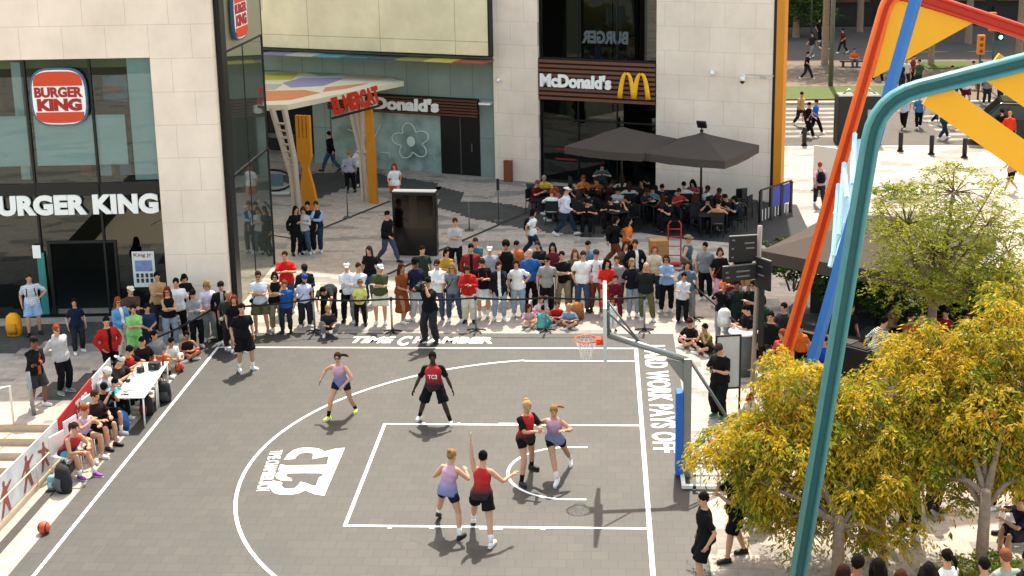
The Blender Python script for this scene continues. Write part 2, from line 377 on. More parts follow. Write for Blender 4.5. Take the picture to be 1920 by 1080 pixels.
# ---- burger restaurant, left.  local: x along the front (0 = right jamb of the window), y into the building
bk = empty('restaurant_building', (-13.04, 10.01, 0), R(4), 'stone clad burger restaurant building on the left with a tall glass front', 'building')
wb = MB(); HB = 10.2
wb.box((0, 0, 0), (1.70, .9, 7.35)); wb.box((-12, 0, 7.35), (1.70, .9, HB)); wb.box((-12, 0, 0), (-5.6, .9, 7.35)); wb.box((-12, .9, 7.45), (1.0, 12, HB-.2))
w_o = wb.build('wall', m_stone, bk)
mb = MB(); mb.box((-12, 5.0, 0), (1.5, 5.15, 7.44)); mb.box((-5.6, .95, 3.55), (1.2, 5, 3.85)); mb.box((-5.6, 1, -.0), (1.2, 5, .012)); mb.box((1.15, .95, 0), (1.25, 4.99, 7.4))
mb.build('interior', m_int, bk)
mb = MB(); mb.add([V(-5.6, .30, 3.86), V(0, .30, 3.86), V(0, .30, 7.35), V(-5.6, .30, 7.35)], [(0, 1, 2, 3)]); mb.build('window', m_gl, bk)
g2 = MB(); g2.box((-1.42, .30, .05), (0, .315, 3.5)); g2.box((-5.6, .30, 2.2), (-1.42, .315, 3.5)); g2.box((-5.6, .30, .05), (-3.3, .315, 2.2)); g2.build('window', m_glk, bk)
fr = MB()
for x in (-3.5, -1.73): fr.box((x-.03, .24, .05), (x+.03, .34, 7.35))
fr.box((-5.6, .24, 3.5), (0, .42, 3.86)); fr.box((-3.33, .25, 0), (-3.24, .4, 2.2)); fr.box((-1.47, .25, 0), (-1.40, .4, 2.2)); fr.box((-3.24, .25, 2.14), (-1.47, .4, 2.2)); fr.box((-5.6, .2, 0), (0, .35, .05)); fr.box((-.05, .2, .05), (0, .35, 7.35))
fr.build('window_frame', m_frame, bk)
mb = MB(); mb.box((-5.5, .36, 4.35), (-3.6, .38, 5.75), 0); mb.box((-3.4, .36, 4.35), (-.9, .38, 5.75), 0); mb.box((-.75, .40, 3.9), (-.07, .42, 7.3), 0); mb.box((-4.0, .7, 3.9), (-3.75, .9, 7.2), 0)
mb.build('pale_panel', mat('#a6babd', .8, 0, .12, 1.5), bk)  # pale blue-grey panels just behind the upper glass
for x, c in ((-1.6, '#2f5b70'), (-.85, '#34677d')):
    mb = MB(); mb.box((x, .9, 6.05), (x+.68, .95, 6.75), 0); mb.box((x+.05, .88, 6.25), (x+.5, .898, 6.45), 1); mb.build('menu_board', [mat(c, .4, 0, .5, 4), mat('#7d3a2c', .5, 0, .4, 6)], bk)
mb = MB(); mb.box((-5.5, 1.2, 6.95), (-.2, 4, 7.2)); mb.build('ceiling', mat('#7d8460', .8), bk)
# seats and people-height clutter on the upper floor
for x, c in ((-2.5, '#7c2622'), (-1.95, '#9fb4c8'), (-1.4, '#4a6f9a'), (-.9, '#8a8f90')):
    mb = MB(); mb.box((x, 1.2, 3.86), (x+.32, 1.5, 4.25)); mb.box((x, 1.42, 4.25), (x+.32, 1.5, 4.7)); mb.build('chair_back', mat(c, .6), bk)
# round head sign
def bunsign(par, M, s=1.0):
    root = empty('round_sign', (0, 0, 0)); root.parent = par; root.matrix_local = M
    def dome(x0, x1, y0, y1, n=14, flatb=True, sq=.55):
        pts = []
        for i in range(n+1):
            t = math.pi*i/n; cx, rx = (x0+x1)/2, (x1-x0)/2
            pts.append((cx+rx*math.copysign(abs(math.cos(t))**sq, math.cos(t)), y0+(y1-y0)*abs(math.sin(t))**.62))
        return pts
    body = dome(-.78, .78, 0, .83)+[(x, -y) for x, y in dome(-.78, .78, 0, .80)[::-1]][1:-1]
    b1 = MB(); b1.prism([(x*s, y*s) for x, y in body], .09); b1.build('backing', mat('#3a5f7a', .4), root)
    b2 = MB(); b2.prism([(x*s*.93, y*s*.93) for x, y in body], .10); b2.build('face', m_white, root)
    b3 = MB(); b3.prism([(x*s, (y+.33)*s) for x, y in dome(-.67, .67, 0, .40)], .115); b3.build('bun', mat('#c93c18', .45, 0, .05), root); b3 = MB(); b3.prism([(x*s, (-y-.40)*s) for x, y in dome(-.66, .66, 0, .30)], .115)
    b3.build('bun', mat('#c93c18', .45, 0, .05), root)
    ml = mat('#9c1414', .45, 0, .05)
    text('BURGER', 'lettering', ml, frameM((-.66*s, .01*s, .101), (1, 0, 0), (0, 1, 0)), 1.32*s, .29*s, .012, .05, root)
    text('KING', 'lettering', ml, frameM((-.61*s, -.37*s, .101), (1, 0, 0), (0, 1, 0)), 1.22*s, .35*s, .012, .065, root)
    return root
bunsign(bk, frameM((-2.57, .22, 6.28), (1, 0, 0), (0, 0, 1)), .99)
text('BURGER KING', 'lettering', m_white, frameM((-4.98, .20, 2.98), (1, 0, 0), (0, 0, 1)), 4.86, .57, .035, .058, bk, space=1.05)
mb = MB(); mb.box((-1.0, .285, .82), (-.38, .297, 1.86)); po = mb.build('poster', mat('#c8cfcb', .6), bk)
mb = MB(); mb.box((-.93, .278, 1.28), (-.45, .284, 1.6)); mb.build('poster_picture', mat('#6f7ea8', .6, 0, .6, 8), po)
text('King Jr', 'poster_lettering', mat('#8f1d1d', .5), frameM((-.95, .283, 1.68), (1, 0, 0), (0, 0, 1)), .5, .13, .002, .02, po)
mb = MB()
for k in range(4):
    for j in range(2):
        mb.box((-.92+k*.13, .278, .95+j*.15), (-.84+k*.13, .284, 1.07+j*.15))
mb.build('poster_print', mat('#2a2f31', .6), po)
mb = MB(); mb.box((-3.62, .2, .1), (-3.42, .24, 1.9)); mb.build('door_panel', mat('#2d7a76', .3, 0, .2), bk)
mb = MB(); mb.box((-3.72, .19, 1.75), (-3.5, .21, 2.12)); mb.build('notice', m_white, bk)
mb = MB(); mb.cbox((-12, .9, HB+.1), (.1, .1, .1)); 
mb = MB(); mb.box((-12.02, -.03, HB), (1.73, .95, HB+.12)); mb.build('coping', mat('#b9ae9f', .7), bk)
# mirrored side of the same building
m_mir, n_, p_ = newmat('mirror_glass'); p_.inputs['Base Color'].default_value = (.25, .29, .25, 1); p_.inputs['Metallic'].default_value = .85; p_.inputs['Roughness'].default_value = .035
bnm = n_.nodes.new('ShaderNodeBump'); bnm.inputs['Strength'].default_value = .03; n_.links.new(noise(n_, .9, 1), bnm.inputs['Height']); n_.links.new(bnm.outputs[0], p_.inputs['Normal'])
tw = empty('glass_tower', (0, 0, 0), 0, 'dark mirrored glass tower at the corner of the left building', 'tower')
mb = MB(); mb.box((-12.4, 10.95, 0), (-11.3, 15.3, HB-.3)); mb.build('mirror_wall', m_mir, tw)
mb = MB()
mb.box((-11.34, 10.52, 0), (-11.20, 10.94, HB-.2)); mb.box((-11.299, 11.0, 7.3), (-11.285, 15.3, 7.36)); mb.box((-11.299, 11.0, 3.75), (-11.27, 15.3, 3.83))
mb.box((-11.299, 13.0, 0), (-11.285, 13.03, 9.9)); mb.box((-11.4, 15.3, 0), (-11.27, 15.36, 9.9)); mb.box((-11.299, 11.12, .2), (-11.25, 11.17, 9.6))
mb.build('tower_frame', m_frame, tw)
mb = MB(); mb.box((-11.298, 11.2, 7.37), (-11.28, 15.29, 9.9)); mb.build('spandrel', mat('#8f8b74', .35, .3, .1, .8), tw)  # beige reflection of the facing wall put into the panel colour
bunsign(tw, frameM((-11.2, 12.35, 8.3), (0, 1, 0), (0, 0, 1)), .95)

# ---- building with the second restaurant. local: x along the front (0 = left jamb of the big window), y inwards
mc = empty('commercial_building', (-3.35, 27.0, 0), R(-20), 'tall pale stone commercial building at the back with a black glass restaurant front', 'building')
HM = 24.5
wb = MB(); wb.box((-1.93, 0, 0), (0, 1, HM)); wb.box((4.85, 0, 0), (9.42, 1, HM)); wb.box((0, 0, 8.6), (4.85, 1, HM)); wb.prism([(-1.93, 1.0), (9.40, 1.0), (3.5, 22), (-1.93, 22)], HM-8.7, 0, Matrix.Translation((0, 0, 8.6))); wb.prism([(8.9, 1.0), (9.40, 1.0), (3.5, 22), (3.0, 22)], 8.6)
wb.build('wall', m_stone, mc)
mb = MB(); mb.box((0, 1.6, 0), (4.9, 1.7, 8.6)); mb.box((-.02, .3, 0), (.0, 1.6, 8.6)); mb.build('interior', mat('#0a0c0c', .8), mc)
mb = MB(); mb.box((.03, .25, 5.02), (4.82, .27, 8.6)); mb.build('window', glassy('upper_glass', '#10181a', .03, .01), mc)
mb = MB(); mb.box((.03, .25, .05), (4.82, .27, 3.38)); mb.build('window', glassy('lower_glass', '#2b3f42', .04, .02), mc)
fr = MB()
for x in (1.6, 3.2): fr.box((x-.025, .2, .05), (x+.025, .3, 3.38)); fr.box((x-.015, .2, 5.02), (x+.015, .3, 8.6))
fr.box((0, .15, 0), (.04, .3, 8.6)); fr.box((4.81, .15, 0), (4.85, .3, 8.6)); fr.box((0, .2, 2.55), (4.85, .3, 2.6)); fr.build('window_frame', m_frame, mc)
mb = MB()
for k in range(4): mb.box((.2+k*.75, 1.2, 2.65), (.75+k*.75, 1.25, 3.3))
mb.build('shelf', mat('#3f7478', .6, 0, .4, 2), mc)
fs = MB()
for k in range(9): fs.box((.03, -.06, 3.40+k*.182), (4.82, .24, 3.40+k*.182+.105), 0)
fs.box((.03, .0, 3.38), (4.82, .24, 5.02), 1)
fs.build('slatted_fascia', [mat('#6d4230', .6, 0, .2, 3), mat('#130b08', .8)], mc)
text("McDonald's", 'lettering', m_white, frameM((.13, -.10, 3.90), (1, 0, 0), (0, 0, 1)), 2.95, .54, .035, .05, mc)
def arches(par, x, z, w_, h, y):
    b = MB()
    for sgn in (0, 1):
        cx = x+w_*(.27+.46*sgn); pts = []; rad = []
        for i in range(17):
            t = -1+i/8; 
            pts.append((cx+w_*.225*t, y, z+h*(1-abs(t)**2.6)*.96)); rad.append((.055+.05*abs(t), .04))
        b.tube(pts, rad, 8, xh=(1, 0, 0))
    return b.build('arches_emblem', mat('#f2b21c', .4, 0, .03), par)
arches(mc, 3.36, 3.6, 1.26, 1.0, -.10)
for z, t in ((1.55, 'OPEN'), (1.2, 'FAST FOOD')): pass
text('BURGER', 'painted_reflection', mat('#4a5356', .5), frameM((1.75, .242, 5.62), (1, 0, 0), (0, 0, 1)), 1.9, .5, .001, .05, mc, mirror=True)  # reflection of a sign modelled as dim mirrored letters on the glass
mb = MB(); mb.box((.35, .3, 5.45), (4.4, .32, 5.5)); mb.box((.3, .3, 6.1), (1.6, .32, 6.16)); mb.build('ceiling_rail', mat('#4c4744', .5), mc)
mb = MB(); mb.box((.6, .24, 1.35), (1.1, .25, 1.42)); mb.box((.6, .24, .95), (1.5, .25, 1.02)); mb.build('red_sign_strip', mat('#7a1010', .5), mc)
# grey-green shop wall and beige upper storey left of it
wb = MB(); wb.box((-22, .05, 4.72), (-1.95, .5, 5.0)); wb.box((-9.75, .32, 3.2), (-1.95, .9, 4.72)); wb.box((-2.72, .32, 0), (-1.95, .9, 3.2)); wb.box((-10.6, .32, 0), (-9.75, .9, 4.72)); wb.box((-22, .32, 3.6), (-10.6, .9, 4.72))
wb.build('shop_wall', tiled('grey_panels', '#7f918c', 1.0, 1.6, .012, '#4e5a57', .08, .5, .8, 0, (R(90), 0, 0)), mc)
mb = MB(); mb.box((-22, 1, 5.1), (-1.95, 9, 5.3)); mb.box((-22, 8.8, 0), (-1.95, 9, 5.1)); mb.box((-22, -.35, 5.06), (-1.95, 1, 7.8)); mb.box((-22, .2, 7.8), (-1.95, 1, HM-.05)); mb.build('upper_wall', tiled('cream_panels', '#e4d6b0', 3.4, 5.6, .015, '#a4987a', .03, .6, .6, 0, (R(90), 0, 0)), mc)  # includes an unseen roof and back wall, added to block the sun
mb = MB(); mb.box((-22, -.37, 5.0), (-1.9, .1, 5.06)); mb.box((-1.96, -.37, 5.0), (-1.90, .02, 24)); mb.build('wall_trim', m_frame, mc)
strip_c = ['#3a4260', '#77718a', '#a3a190', '#45828a', '#27585f', '#2c4250', '#7d7a3c', '#b8ab48', '#95482c']
for k, c in enumerate(strip_c):
    x0 = -13.4+k*1.28; mb = MB(); mb.box((x0, -1.15+.02*(k % 2), 4.83), (x0+1.28, .04, 4.87+.004*(k % 3))); mb.build('canopy_panel', mat(c, .5, 0, .1, 1), mc)
fs = MB()
for k in range(6): fs.box((-9.7, .05, 2.48+k*.122), (-2.72, .3, 2.48+k*.122+.07), 0)
fs.box((-9.7, .12, 2.45), (-2.72, .31, 3.2), 1)
fs.build('slatted_fascia', [mat('#5a3425', .6, 0, .2, 3), mat('#130b08', .8)], mc)
text("McDonald's", 'lettering', m_white, frameM((-8.45, .0, 2.60), (1, 0, 0), (0, 0, 1)), 4.05, .54, .03, .05, mc)
mb = MB(); mb.box((-4.5, .3, 0), (-2.72, .7, 2.45), 0); mb.box((-3.6, .27, .05), (-3.57, .3, 2.4), 1); mb.box((-3.1, .26, 1.0), (-3.06, .3, 1.35), 1); mb.build('door', [mat('#0c0d0d', .35), mat('#555555', .4)], mc)
m_fl, n_, p_ = newmat('printed_window'); f_ = noise(n_, 1.1, 5)
n_.links.new(ramp(n_, f_, [(.35, lin('#5a6f6a')), (.6, lin('#8fa39d')), (.8, lin('#a9b8b2'))]), p_.inputs['Base Color']); p_.inputs['Roughness'].default_value = .35
mb = MB(); mb.box((-9.7, .33, 0), (-4.5, .4, 2.45)); pw = mb.build('printed_window', m_fl, mc)
fb = MB(); cx, cz = -5.9, 1.25; pts = []
for i in range(61):
    t = 2*math.pi*i/60; r = .42+.36*abs(math.sin(2.5*t+.4)); pts.append((cx+r*1.15*math.cos(t), .315, cz+r*math.sin(t)))
fb.tube(pts, .028, 6); fb.ell((cx, .31, cz), (.2, .02, .22))
for (a, b, c, d) in ((-8.3, .5, -7.3, 1.9), (-8.9, 1.6, -7.7, .9), (-7.4, .7, -6.9, .4)): fb.tube([(a, .315, b), ((a+c)/2+.2, .315, (b+d)/2+.15), (c, .315, d)], .022, 5)
fb.build('flower_drawing', mat('#c9d2cc', .6), pw)
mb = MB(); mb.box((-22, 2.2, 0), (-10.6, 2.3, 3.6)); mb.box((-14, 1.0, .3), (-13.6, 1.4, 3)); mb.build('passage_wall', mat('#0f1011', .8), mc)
mb = MB(); mb.box((-15.6, 1.2, .8), (-12.2, 1.3, 1.0)); mb.box((-15.4, 1.0, 1.9), (-15.1, 1.2, 2.3)); mb.build('passage_shelf', mat('#5f5a55', .7, 0, .3), mc)
# orange corner column
mb = MB(); mb.box((9.43, -.12, 0), (9.72, .42, HM)); mb.build('corner_column', mat('#c87d14', .45, 0, .08, 1), mc)
mb = MB(); mb.box((9.3, -.02, 0), (9.43, .3, HM)); mb.build('corner_recess', m_black, mc)
# cameras and small lamps on the walls
def wallcam(x, z, dome=False):
    t = empty('security_camera', (0, 0, 0), 0); t.parent = mc; t.location = (x, -.01, z)
    b = MB(); b.cbox((0, -.03, 0), (.10, .06, .12)); b.cbox((0, -.16, .02), (.04, .22, .04)); b.build('bracket', m_white, t)
    b = MB()
    if dome: b.tube([(0, -.3, .05), (0, -.3, -.1)], [.09, .1], 12); b.build('housing', m_white, t); b = MB(); b.ell((0, -.3, -.13), (.085, .085, .09)); b.build('lens', m_black, t)
    else: b.tube([(-.02, -.14, .06), (.05, -.40, -.02)], [.065, .07], 10); b.build('housing', m_white, t)
    return t
wallcam(7.08, 4.75); wallcam(8.25, 4.62, True); wallcam(-1.6, 4.1); 
mb = MB(); mb.box((8.35, -.3, 4.72), (9.4, -.26, 4.76)); mb.box((8.9, -.32, 4.6), (9.1, -.2, 4.72)); mb.build('cable_arm', mat('#b5ada1', .5), mc)
mb = MB(); mb.box((-2.6, -.02, 3.02), (-2.1, .3, 3.1)); mb.build('wall_lamp', m_white, mc)
# bin-like box against the stone
mb = MB(); mb.box((-.16, -.2, 0), (.16, .0, .82)); mb.box((-.17, -.21, .82), (.17, .01, .86)); o = mb.build('litter_bin', mat('#7a3d22', .6, 0, .2, 8), bevel=.01)
o.matrix_world = L2W(mc.location, -20) @ Matrix.Translation((-1.28, -.08, 0)); tag(o, 'rust brown litter bin against the stone wall left of the black window', 'bin')

# ---- colourful canopy on cutlery-shaped columns
cn = empty('market_canopy', (0, 0, 0), 0, 'white edged market canopy with coloured roof panels on giant cutlery columns', 'canopy')
c1, c2, c3 = G(757, 152, 3.95), G(540, 196, 3.95), G(400, 200, 3.95); c4 = G(400, 130, 3.95); c5 = G(640, 128, 3.95)
poly = [tuple(p.xy) for p in (c1, c2, c3, c4, c5)]
mb = MB(); mb.prism([(x, y) for x, y in poly], .2, 0, Matrix.Translation((0, 0, 3.75))); mb.build('canopy_slab', mat('#d9cdb2', .5, 0, .06, 1), cn)
for c, px_ in (('#b9b23a', [(485, 138), (560, 136), (548, 149), (485, 151)]), ('#6f9f9f', [(490, 130), (590, 130), (575, 134), (490, 135)]), ('#c9825a', [(610, 164), (690, 156), (650, 166), (605, 172)]), ('#8e86a6', [(565, 146), (645, 147), (605, 161), (545, 164), (530, 156)]), ('#7fa39b', [(560, 132), (640, 134), (680, 138), (600, 143)]), ('#c9b79d', [(650, 140), (740, 146), (690, 153), (640, 151)]), ('#c97a4a', [(485, 171), (570, 169), (600, 174), (545, 187), (485, 190)]), ('#a9a893', [(485, 158), (530, 158), (515, 168), (485, 170)])):
    b = MB(); b.prism([tuple(G(x, y, 3.955).xy) for x, y in px_], .012, 0, Matrix.Translation((0, 0, 3.952))); b.build('roof_panel', mat(c, .5, 0, .1, 1), cn)
m_or = mat('#c07a15', .5, 0, .15, 3); m_tr = mat('#b7aa98', .6, 0, .12, 3)
f0 = G(578, 425)
fo = MB(); F_ = frameM((f0.x, f0.y, 0), (.96, -.28, 0), (0, 0, 1))
fo.prism([(-.02, 0), (.62, 0), (.34, 1.5), (.17, 2.15), (-.03, 2.15), (-.16, 1.5)], .14, 0, F_)
fo.prism([(-.03, 2.15), (.17, 2.15), (.32, 2.55), (.32, 3.2), (-.22, 3.2), (-.22, 2.55)], .14, 0, F_)
for k in range(4): fo.prism([(-.22+k*.145, 3.2), (-.115+k*.145, 3.2), (-.115+k*.145, 4.0), (-.22+k*.145, 4.0)], .14, 0, F_)
fo.build('fork_column', m_or, cn)
kn = G(700, 380); F_ = frameM((kn.x, kn.y, 0), (.96, -.28, 0), (0, 0, 1)); kb = MB()
kb.prism([(-.12, 0), (.22, 0), (.20, 1.9), (.13, 3.75), (-.15, 3.75), (-.14, 1.9)], .14, 0, F_); kb.build('knife_column', m_or, cn)
t0 = G(556, 412)
tr = MB(); T_ = lambda x, z: (t0.x+x*.96, t0.y-x*.28, z)
for q in ([T_(0, 0), T_(-.1, 1.6), T_(-.75, 4.05)], [T_(.12, 0), T_(.05, 2.2), T_(-.25, 4.05)]): tr.tube(q, [(.11, .08)]*3, 4, smooth=False)
for k in range(9):
    z = 1.5+k*.25; a = (z-1.6)/2.15; b_ = (z-2.2)/1.55
    tr.tube([T_(-.1-.65*a, z), T_(.05-.3*max(0, b_), z)], .045, 4, smooth=False)
tr.build('ladder_column', m_tr, cn)
t1 = G(682, 376); tr = MB(); T_ = lambda x, z: (t1.x+x*.96, t1.y-x*.28, z)
for q in ([T_(0, 0), T_(-.05, 1.9), T_(-.45, 3.75)], [T_(.16, 0), T_(.02, 1.9), T_(.12, 3.75)], [T_(.08, 1.9), T_(-.2, 3.75)]): tr.tube(q, .09, 4, smooth=False)
tr.tube([T_(-.2, 1.88), T_(.2, 1.88)], .08, 4, smooth=False); tr.tube([T_(0, .05), T_(.16, .05)], .07, 4); tr.build('spoon_column', m_tr, cn)
em0 = G(628, 213, 2.95); em0 = PY(628, 215, 25.0)
em0 = PY(628, 216, 23.2); em1 = PY(716, 192, 23.1)
text('EL MERCAT', 'lettering', mat('#c22c14', .45, 0, .05), frameM(em0, em1-em0, (0, 0, 1)), (em1-em0).length, .66, .04, .06, cn, shear=.1)
mb = MB(); e1 = PY(622, 222, 23.3); e2 = PY(712, 198, 23.2); mb.tube([e1, (e1+e2)/2, e2], .05, 6); mb.build('sign_rail', m_black, cn)

# dark retail frontage and stalls across the street, trees' trunks
bd = empty('street_building', (0, 0, 0), 0, 'long dark shopfront building across the street at the top right', 'building')
mb = MB(); mb.box((-4, 82, 0), (70, 95, 34)); mb.build('wall', mat('#1d1712', .8, 0, .4, .4), bd)  # upper height is out of view, raised to shade the street
for k in range(8):
    mb = MB(); x = 12+k*4.4; mb.box((x, 81.8, .1), (x+3.9, 82.05, 1.5)); mb.build('shutter', mat('#0b0b0b', .6), bd)
    mb = MB(); mb.box((x+.2, 81.85, 1.9), (x+3.7, 82.05, 3.4)); mb.box((x+.2, 81.8, 2.6), (x+3.7, 81.86, 2.68)); mb.build('window', mat(['#3c2417', '#4a2c1c', '#2a211c'][k % 3], .5, 0, .5, 1.5), bd)
# ================================================================ OBJECTS
m_steel = mat('#8b8f8c', .4, .5, .1, 4); m_steelD = mat('#5c5f5d', .5, .4); m_blk = mat('#101011', .55, 0, .2); m_wht = mat('#dcdad3', .45, 0, .04)
# basketball hoop
hp = empty('basketball_hoop', (0, 0, 0), 0, 'portable basketball hoop with grey arm, blue padded post and orange ring', 'basketball hoop')
b = MB(); b.box((.75, -.2, .0), (.91, -.02, 2.55)); b.build('post', m_steel, hp, .006)
b = MB(); b.box((.60, -.26, .08), (.745, .04, 1.85)); pd = b.build('padding', mat('#1f62b5', .55, 0, .08, 3), hp, .02)
b = MB()
for z, l in ((.5, .1), (.68, .14), (.9, .12), (1.1, .1), (1.25, .16)): b.box((.595, -.13, z), (.599, -.02, z+l*.6))
b.build('padding_print', m_wht, pd)
b = MB(); b.tube([(.83, -.11, 2.5), (-.74, 0, 2.98)], .066, 12); b.build('arm', m_steel, hp)
b = MB(); b.prism([(0, 0), (-.36, .08), (0, -.42)], .05, 0, frameM((.75, -.09, 2.45), (1, 0, 0), (0, 0, 1))); b.build('gusset', m_steel, hp)
b = MB()
for y in (-.35, .35): b.tube([(-.74, y, 3.55), (-.12, 0, 2.83)], .022, 6)
b.tube([(-.75, -.4, 3.1), (-.75, .4, 3.1)], .03, 6); b.tube([(-.75, -.35, 3.6), (-.75, -.35, 3.1)], .03, 6); b.tube([(-.75, .35, 3.6), (-.75, .35, 3.1)], .03, 6)
b.build('brace', m_steelD, hp)
b = MB()
for y in (-.05, -.18): b.tube([(.88, y, 2.5), (1.95, y*.2+.0, .75)], .028, 6)
b.build('rear_brace', m_steelD, hp)
b = MB(); b.box((-.84, -.9, 2.77), (-.80, .9, 3.82), 0); b.build('backboard', mat('#c9d0cd', .25, 0, .03), hp)
b = MB()
for (y0, z0, y1, z1) in ((-.92, 2.75, .92, 2.81), (-.92, 3.78, .92, 3.84)): b.box((-.855, y0, z0), (-.785, y1, z1))
for y in (-.92, .88): b.box((-.855, y, 2.81), (-.785, y+.04, 3.78))
b.build('backboard_frame', mat('#b4b7b2', .5, 0, .06), hp)
m_ring = mat('#d8481a', .4, 0, .05); b = MB(); rc = V(-1.2, 0, 2.90)
b.tube([rc+V(.225*math.cos(2*math.pi*i/24), .225*math.sin(2*math.pi*i/24), 0) for i in range(25)], .013, 8, caps=False)
b.box((-.99, -.09, 2.80), (-.856, .09, 2.92)); b.tube([(-.9, .12, 2.87), (-1.08, .19, 2.90)], .012, 6); b.tube([(-.9, -.12, 2.87), (-1.08, -.19, 2.90)], .012, 6); rg = b.build('ring', m_ring, hp)
b = MB(); N = 12; rr = [(.22, 0), (.19, -.1), (.15, -.2), (.12, -.3), (.115, -.4)]
for i in range(N):
    for k in range(4):
        a0 = 2*math.pi*(i+.5*(k % 2))/N
        for s in (-.5, .5):
            a1 = a0+2*math.pi*s/N; b.tube([rc+V(rr[k][0]*math.cos(a0), rr[k][0]*math.sin(a0), rr[k][1]), rc+V(rr[k+1][0]*math.cos(a1), rr[k+1][0]*math.sin(a1), rr[k+1][1])], .005, 4, caps=False)
b.build('net', m_wht, rg)
b = MB(); b.box((.7, -.78, .03), (2.6, -.7, .10)); b.box((.7, .5, .03), (2.6, .58, .10)); b.box((.7, -.7, .03), (.78, .5, .10)); b.box((1.7, -.7, .03), (1.78, .5, .1)); b.box((.92, -.78, .3), (2.6, -.72, .35)); b.box((.92, .5, .3), (2.6, .56, .35)); b.box((.92, -.78, .0), (.98, -.7, .34)); b.box((1.05, -.76, .1), (1.09, -.72, .5))
b.build('base_frame', m_wht, hp)
b = MB(); b.box((1.85, -.65, .05), (2.55, .45, .8)); b.build('counterweight', mat('#8f9290', .6), hp, .02)

# coloured steel portal frames of the square's canopy
def beamprof(path, w_, mA, mB, par, name='beam', rr=.06, side=V(0, 1, 0)):
    pts = [Vector(p) for p in path]; A, B = MB(), MB(); n = len(pts); L, Rr = [], []
    for i in range(n):
        d = (pts[min(i+1, n-1)]-pts[max(i-1, 0)]).normalized(); x = d.cross(side).normalized(); L.append(pts[i]-x*w_/2); Rr.append(pts[i]+x*w_/2)
    for q in (L, Rr):
        A.tube(q, [(rr, .12)]*n, 8, xh=side.cross(pts[1]-pts[0]))
    for i in range(n-1):
        for off, flip in ((-.03, 0), (.03, 1)):
            o_ = side*off; B.add([L[i]+o_, L[i+1]+o_, Rr[i+1]+o_, Rr[i]+o_], [(0, 1, 2, 3)])
    A.build(name+'_flange', mA, par); B.build(name+'_web', mB, par)
def bend(a, c, b, k=6, r=.9):
    a, c, b = Vector(a), Vector(c), Vector(b); p = c+(a-c).normalized()*r; q = c+(b-c).normalized()*r
    return [a]+[p.lerp(c, t).lerp(c.lerp(q, t), t) for t in [i/k for i in range(k+1)]]+[b]
m_orA = mat('#e8641a', .45, 0, .12, 5, .1); m_orB = mat('#b82f0d', .45, 0, .14, 5, .1); m_tA = mat('#4b8486', .42, 0, .16, 5, .12); m_tB = mat('#0f5457', .42, 0, .2, 5, .12); m_bl = mat('#1f66ab', .4, 0, .14, 4, .1); m_ye = mat('#e3a316', .45, 0, .05, 2); m_red = mat('#b3200e', .4, 0, .06, 2)  # A lighter flange, B darker web: beam shading put into the paint
of = empty('steel_frame', (2.95, 3.5, 0), 0, 'orange steel portal frame leaning over the square with a yellow triangular plate', 'steel frame')
def rel(o, pts): return [Vector(p)-o.location for p in pts]
pth = bend((2.93, 3.5, -.1), (5.28, 3.5, 9.55), (9.4, 3.5, 8.15), r=.5)
beamprof(rel(of, [(9.35, 3.5, 8.17), (13.2, 3.5, 6.86), (14.2, 3.5, 0)]), .18, m_orB, m_red, of, 'far_leg', .05)
beamprof(rel(of, pth[:6]), .18, m_orA, m_orB, of, 'leg', .05); beamprof(rel(of, pth[5:]), .22, m_orB, m_red, of, 'rafter', .05)
b = MB(); b.prism([(p.x-of.location.x, p.z) for p in (V(5.36, 0, 9.33), V(4.98, 0, 7.62), V(7.05, 0, 8.80))], .05, 0, frameM((0, .03, 0), (1, 0, 0), (0, 0, 1))); b.build('corner_plate', m_ye, of)
b = MB()
for t in (.15, .45, .7, .95):
    p = pth[8].lerp(pth[-1], t)-of.location+V(0, -.15, .12); b.tube([p, p+V(0, 0, .12)], .05, 8)
b.build('bolt', m_wht, of)
bf = empty('steel_frame', (2.75, 1.0, 0), 0, 'blue steel leg crossing between the orange and the teal frames', 'steel frame')
pb = [(2.80, 1.0, -.5), (3.40, 1.0, 1.75), (5.26, 1.0, 9.6), (5.6, 1, 11)]
b = MB(); b.tube(rel(bf, pb), [(.125, .11)]*4, 4, xh=(1, 0, 0), smooth=False); b.build('leg', m_bl, bf)
tf = empty('steel_frame', (2.1, -6.0, 0), 0, 'teal steel portal frame in the foreground with yellow diagonal braces', 'steel frame')
pt = bend((2.08, -6, -.3), (3.17, -6, 8.72), (5.9, -6, 9.42), r=.62)
beamprof(rel(tf, [(5.86, -6, 9.41), (11.5, -6, 10.86), (12.6, -6, 0)]), .185, m_tA, m_tB, tf, 'far_leg', .045)
beamprof(rel(tf, pt), .185, m_tA, m_tB, tf, 'beam', .045)
def plate(p, q, w_, y):
    a = PY(*p, y); c = PY(*q, y); d = (c-a).normalized(); n_ = V(-d.z, 0, d.x)*w_/2
    b = MB(); b.prism([(v.x-tf.location.x, v.z) for v in (a-n_, c-n_, c+n_, a+n_)], .06, 0, frameM((0, y-tf.location.y, 0), (1, 0, 0), (0, 0, 1))); return b.build('brace', m_ye, tf)
plate((1745, 172), (1975, 335), .43, -5.9); plate((1855, 122), (2000, 222), .43, -5.9)
b = MB()
for k in range(40):
    p = pt[8].lerp(pt[-1], k/40)-tf.location+V(0, -.1, .19); b.tube([p, p+V(0, 0, .03)], .02, 5)
b.build('rivet_row', m_tA, tf)
lt = empty('ladder_truss', (0, 0, 0), 0, 'pale blue zigzag truss between the orange and blue legs', 'truss')
b = MB(); zs = [(1600, 250), (1588, 330), (1582, 300), (1570, 420), (1572, 345), (1560, 470)]
